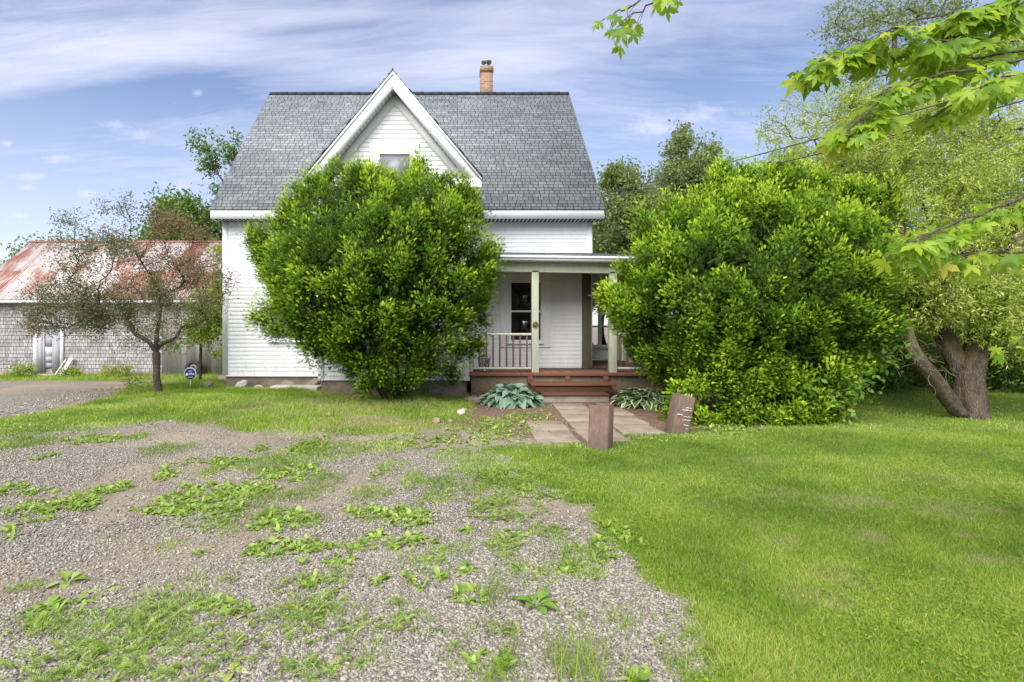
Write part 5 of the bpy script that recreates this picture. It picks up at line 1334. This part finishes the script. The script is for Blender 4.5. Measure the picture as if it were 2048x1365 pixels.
mp = thing('maple_tree', (4.9, 2.3, 0), 'near maple boughs with large fresh leaves hanging into view at the right', 'tree')
TR = np.array([(4.9, 2.3, -.1), (4.88, 2.3, 1.5), (4.85, 2.32, 3.0), (4.8, 2.35, 4.4), (4.75, 2.4, 6.)])
wood = Coll().tube(TR, [.24, .2, .17, .13, .07], 12)
A2 = lambda L, Y0, Y1: np.array([at(px, py, Y0 + (Y1 - Y0) * k / (len(L) - 1)) for k, (px, py) in enumerate(L)])
BR = [  # path, leaves, size
    (np.concatenate([[(4.85, 2.32, 3.)], A2([(2190, 60), (2048, 100), (1945, 122), (1850, 108), (1740, 104), (1660, 112), (1625, 130)], 3.1, 2.9)]), 122, 0.0753),
    (np.concatenate([[(4.85, 2.32, 3.)], A2([(2180, 80), (2048, 112), (1960, 138), (1850, 153), (1770, 190), (1720, 235), (1700, 262)], 2.9, 2.7)]), 118, 0.0753),
    (np.concatenate([[(4.82, 2.34, 3.6)], A2([(2160, -60), (2030, 20), (1960, 55), (1890, 85), (1800, 70), (1755, 62)], 3.0, 2.8)]), 108, 0.0753),
    (np.concatenate([[(4.85, 2.32, 3.)], A2([(2190, 130), (2100, 170), (2020, 150), (1985, 165), (1950, 180)], 2.7, 2.6)]), 30, 0.0723),
    (np.concatenate([[(4.82, 2.34, 3.6)], A2([(2200, -120), (2080, -40), (2000, 0), (1930, 30), (1900, 40)], 2.9, 2.9)]), 95, 0.0753),
    (np.concatenate([[(4.82, 2.34, 3.6)], A2([(2200, 40), (2090, 70), (1990, 85), (1900, 130), (1800, 165), (1740, 200)], 3.3, 3.2)]), 103, 0.0723),
    (np.concatenate([[(4.82, 2.34, 3.6)], A2([(2200, 0), (2100, 30), (2010, 60), (1930, 100), (1860, 140)], 3.6, 3.4)]), 100, 0.0717),
    (np.concatenate([[(4.85, 2.32, 3.)], A2([(2200, 110), (2110, 130), (2040, 150), (1960, 175), (1890, 215), (1850, 245)], 3.3, 3.1)]), 87, 0.0704),
    (np.concatenate([[(4.88, 2.3, 2.3)], A2([(2180, 330), (2080, 385), (1980, 418), (1900, 452), (1840, 478), (1800, 498)], 2.8, 2.7)]), 103, 0.0666),
    (np.concatenate([[(4.88, 2.3, 2.2)], A2([(2180, 480), (2090, 500), (2010, 508), (1930, 510), (1870, 505)], 2.8, 2.75)]), 30, 0.0636),
    (np.concatenate([[(4.88, 2.3, 1.6)], A2([(2200, 640), (2110, 660), (2060, 672), (2025, 690)], 2.7, 2.65)]), 10, 0.0633),
    (np.concatenate([[(4.8, 2.35, 4.4), (3.4, 2.5, 4.3), (2.2, 2.6, 3.8)], A2([(1460, -110), (1380, -40), (1310, 2), (1262, 30), (1235, 55)], 2.6, 2.6)]), 10, 0.0582),
    (np.concatenate([[(4.8, 2.35, 4.4), (3.4, 2.5, 4.3), (2.2, 2.6, 3.8)], A2([(1450, -110), (1350, -40), (1270, 8), (1235, 25), (1215, 40)], 2.6, 2.62)]), 8, 0.0506),
    (np.concatenate([[(4.8, 2.35, 4.4), (3.0, 2.5, 4.1)], A2([(1480, -90), (1400, -50), (1340, -25)], 2.7, 2.6)]), 9, 0.0569)]
LV = Coll(); allP = []
for path, n, S in BR:
    s = np.linspace(0, 1, len(path)); q = np.linspace(0, 1, 26); pth = np.stack([np.interp(q, s, path[:, k]) for k in range(3)], 1)
    for _ in range(2): pth[1:-1] = (pth[:-2] + 2 * pth[1:-1] + pth[2:]) / 4
    pth[3:-1] += rng.normal(0, .006, (22, 3))
    wood.tube(pth, np.linspace(.011, .0018, 26), 6, False)
    onset = .35 if path[0][2] < 4 else .66
    t = onset + (.95 - onset) * rng.random(n) ** .8; t[:3] = .95
    B = np.stack([np.interp(t, q, pth[:, k]) for k in range(3)], 1); k = np.minimum((t * 25).astype(int), 24); T = unit(pth[k + 1] - pth[k])
    side = unit(np.cross(T, [0, 0, 1.])) * np.where(np.arange(n) % 2, 1, -1)[:, None]
    pd = unit(T * .5 + side * .8 + rand_unit(n) * .45 + [0, 0, -.15]); pl = rng.uniform(.035, .10, n)
    E = B + pd * pl[:, None]; E[:, 2] -= pl * .25
    for a_, b_ in zip(B, E): wood.tube([a_, (a_ + b_) / 2 + [0, 0, .006], b_], .0014, 3, False)
    D = unit(pd * .7 + [0, 0, -.55] + rand_unit(n) * .4); N = unit(np.array([-.1, -.5, .7]) + rand_unit(n) * .55)
    sz = S * .98 * rng.uniform(.55, 1.25, n); V, Tq, m = maple_leaves(E, D, N, sz)
    r = np.clip(rng.normal(.46, .26, n), 0, .88); r = np.where((t > .93) & (rng.random(n) < .1), rng.uniform(.9, 1, n), r)
    LV.add(V, Tq, rnd=np.repeat(r, m))
wood.build('trunk', BARKB, mp, smooth=True)
LV.build('crown', MAPLEM, mp)

# ---- cables to the house
def cable(p, q, sag, label):
    t = np.linspace(0, 1, 30)[:, None]; c = np.array(p) * (1 - t) + np.array(q) * t; c[:, 2] -= (sag * 4 * t * (1 - t))[:, 0]
    return tag(Coll().tube(c, .011, 5).build('service_cable', WIRE), label, 'cable')
h = np.array([3.42, 15.0, 5.08])
cable(h, at(2330, 75, 6.0), .10, 'upper of the two dark cables running from the house past the willow')
cable(h - [0, .25, .06], at(2330, 122, 5.8), .2, 'lower sagging cable of the two running from the house past the willow')
# ------------------------------------------------------------------ sky, sun, camera
SUN_EL, SUN_DIR = 49., np.array([.28, .75])          # sun behind the viewer's left shoulder
w = bpy.data.worlds.new('World'); SC.world = w; w.use_nodes = True
nt = w.node_tree; nt.nodes.clear()
W = Mat.__new__(Mat); W.nt = nt; W.out = nt.nodes.new('ShaderNodeOutputWorld')
az = math.atan2(-SUN_DIR[0], -SUN_DIR[1])
sky = W.n('TexSky', dict(sky_type='NISHITA', sun_disc=False, sun_elevation=RAD(SUN_EL), sun_rotation=az, air_density=1.0, dust_density=.6, ozone_density=2.2, altitude=100))
g = W.n('TexCoord').outputs['Generated']
sp = W.n('SeparateXYZ', None, Vector=g); zc = W.math('MAXIMUM', sp.outputs['Z'], .02)
# high thin cloud: noise on a plane overhead, streaked
zz = W.math('ADD', zc, .16)
pl = W.n('CombineXYZ', None, X=W.math('DIVIDE', sp.outputs['X'], zz), Y=W.math('DIVIDE', sp.outputs['Y'], zz)).outputs[0]
st = W.n('Mapping', None, Vector=pl, Rotation=(0, 0, RAD(16)), Scale=(.75, 2.1, 1)).outputs[0]
wq = W.n('TexNoise', None, Vector=st, Scale=1.2, Detail=3.)
st2 = W.n('VectorMath', dict(operation='MULTIPLY_ADD'), _0=wq.outputs['Color'], _1=(.7, .5, 0), _2=st).outputs[0]
c1 = W.math('ADD', W.math('MULTIPLY', W.noise(st2, 1.15, 10, .62), .78), W.math('MULTIPLY', W.noise(W.n('Mapping', None, Vector=st2, Scale=(2.2, 5., 1)).outputs[0], 2.2, 9, .68), .42))
az_ = W.math('DIVIDE', sp.outputs['X'], W.math('MAXIMUM', sp.outputs['Y'], .05)); el_ = W.math('DIVIDE', sp.outputs['Z'], W.math('MAXIMUM', sp.outputs['Y'], .05))


def blob(px, py, rx, ry, tilt=0.):
    """soft elliptical mask round a compass direction"""
    u0, v0 = (px - CX) / F, (CY - py) / F
    du = W.math('SUBTRACT', az_, u0); dv = W.math('SUBTRACT', el_, v0)
    if tilt: dv = W.math('SUBTRACT', dv, W.math('MULTIPLY', du, tilt))
    a = W.math('POWER', W.math('ABSOLUTE', W.math('DIVIDE', du, rx / F)), 2.); b = W.math('POWER', W.math('ABSOLUTE', W.math('DIVIDE', dv, ry / F)), 2.)
    return W.math('EXPONENT', W.math('MULTIPLY', W.math('ADD', a, b), -1.), 0)


bias = None
for px, py, rx, ry, t, s in ((120, 110, 420, 75, .12, .26), (400, 105, 260, 36, -.05, .16), (700, 30, 420, 40, 0, .2), (760, 130, 330, 60, 0, .16), (1050, 120, 170, 60, 0, .2), (1330, 30, 300, 50, .1, .12), (1250, 210, 200, 40, 0, .12), (430, 280, 160, 60, .0, .1), (640, 60, 160, 14, .1, -.16), (330, 175, 240, 40, .15, -.26), (120, 215, 260, 40, .1, -.26), (1450, 150, 260, 70, 0, -.12), (300, 25, 180, 16, 0, -.1), (430, 350, 300, 50, 0, .08)):
    q = W.math('MULTIPLY', blob(px, py, rx, ry, t), s); bias = q if bias is None else W.math('ADD', bias, q)
cov = W.mapr(W.math('ADD', c1, bias), .50, 1.04, 0, .82)
hz = W.mapr(sp.outputs['Z'], .0, .36, .55, 0)                 # pale air low down
cov = W.math('MAXIMUM', cov, hz)
# small cumulus
pn = W.n('CombineXYZ', None, X=az_, Y=el_).outputs[0]
cn = W.noise(pn, 42, 7, .66)
cu = None
for px, py, rx, ry in ((235, 251, 34, 13), (285, 271, 18, 12), (395, 185, 14, 8), (1300, 257, 50, 22), (1400, 232, 52, 20), (1420, 222, 30, 12), (65, 354, 40, 9), (175, 389, 30, 9), (15, 288, 14, 7), (35, 432, 24, 6), (50, 376, 24, 6), (115, 318, 40, 9), (360, 375, 40, 14)):
    q = blob(px, py, rx, ry); cu = q if cu is None else W.math('MAXIMUM', cu, q)
cum = W.mapr(W.math('ADD', W.math('MULTIPLY', cu, .5), W.math('MULTIPLY', cn, 1.05)), .66, 1.45, 0, .6)
base = W.mix(1., sky.outputs[0], (1.14, 1.0, 1.0), 'MULTIPLY')
CLOUD = (5.3, 5.4, 6.5)
col = W.mix(cov, base, CLOUD)
col = W.mix(cum, col, (5.9, 5.7, 6.2))
bg = W.n('Background', None, Color=col, Strength=.082)
nt.links.new(bg.outputs[0], W.out.inputs[0])

sd = bpy.data.lights.new('sun', 'SUN'); sd.energy = 3.2; sd.angle = RAD(65); sd.color = (1., .965, .91)
so = bpy.data.objects.new('sun', sd); COL.objects.link(so)
d = Vector((SUN_DIR[0], SUN_DIR[1], -math.tan(RAD(SUN_EL)) * np.linalg.norm(SUN_DIR)))
so.rotation_euler = d.to_track_quat('-Z', 'Y').to_euler(); so.location = (-10, -20, 30)

cd = bpy.data.cameras.new('camera'); cam = bpy.data.objects.new('camera', cd); COL.objects.link(cam)
cam.location = (0, 0, CZ); cam.rotation_euler = (RAD(90), 0, 0)
cd.sensor_fit = 'HORIZONTAL'; cd.sensor_width = 36; cd.lens = 36 * F / 2048
cd.shift_x = (1024 - CX) / 2048; cd.shift_y = -(682.5 - CY) / 2048
cd.clip_start = .05; cd.clip_end = 2000
SC.camera = cam
SC.view_settings.view_transform = 'Standard'; SC.view_settings.look = 'None'; SC.view_settings.gamma = 1.; SC.view_settings.exposure = 1.22
SC.view_settings.use_curve_mapping = False
SC.render.engine = 'CYCLES'
cy = SC.cycles
cy.max_bounces = 8; cy.diffuse_bounces = 5; cy.glossy_bounces = 2; cy.transmission_bounces = 4; cy.transparent_max_bounces = 8
cy.use_denoising = True; cy.caustics_reflective = False; cy.caustics_refractive = False
SC.render.use_persistent_data = False
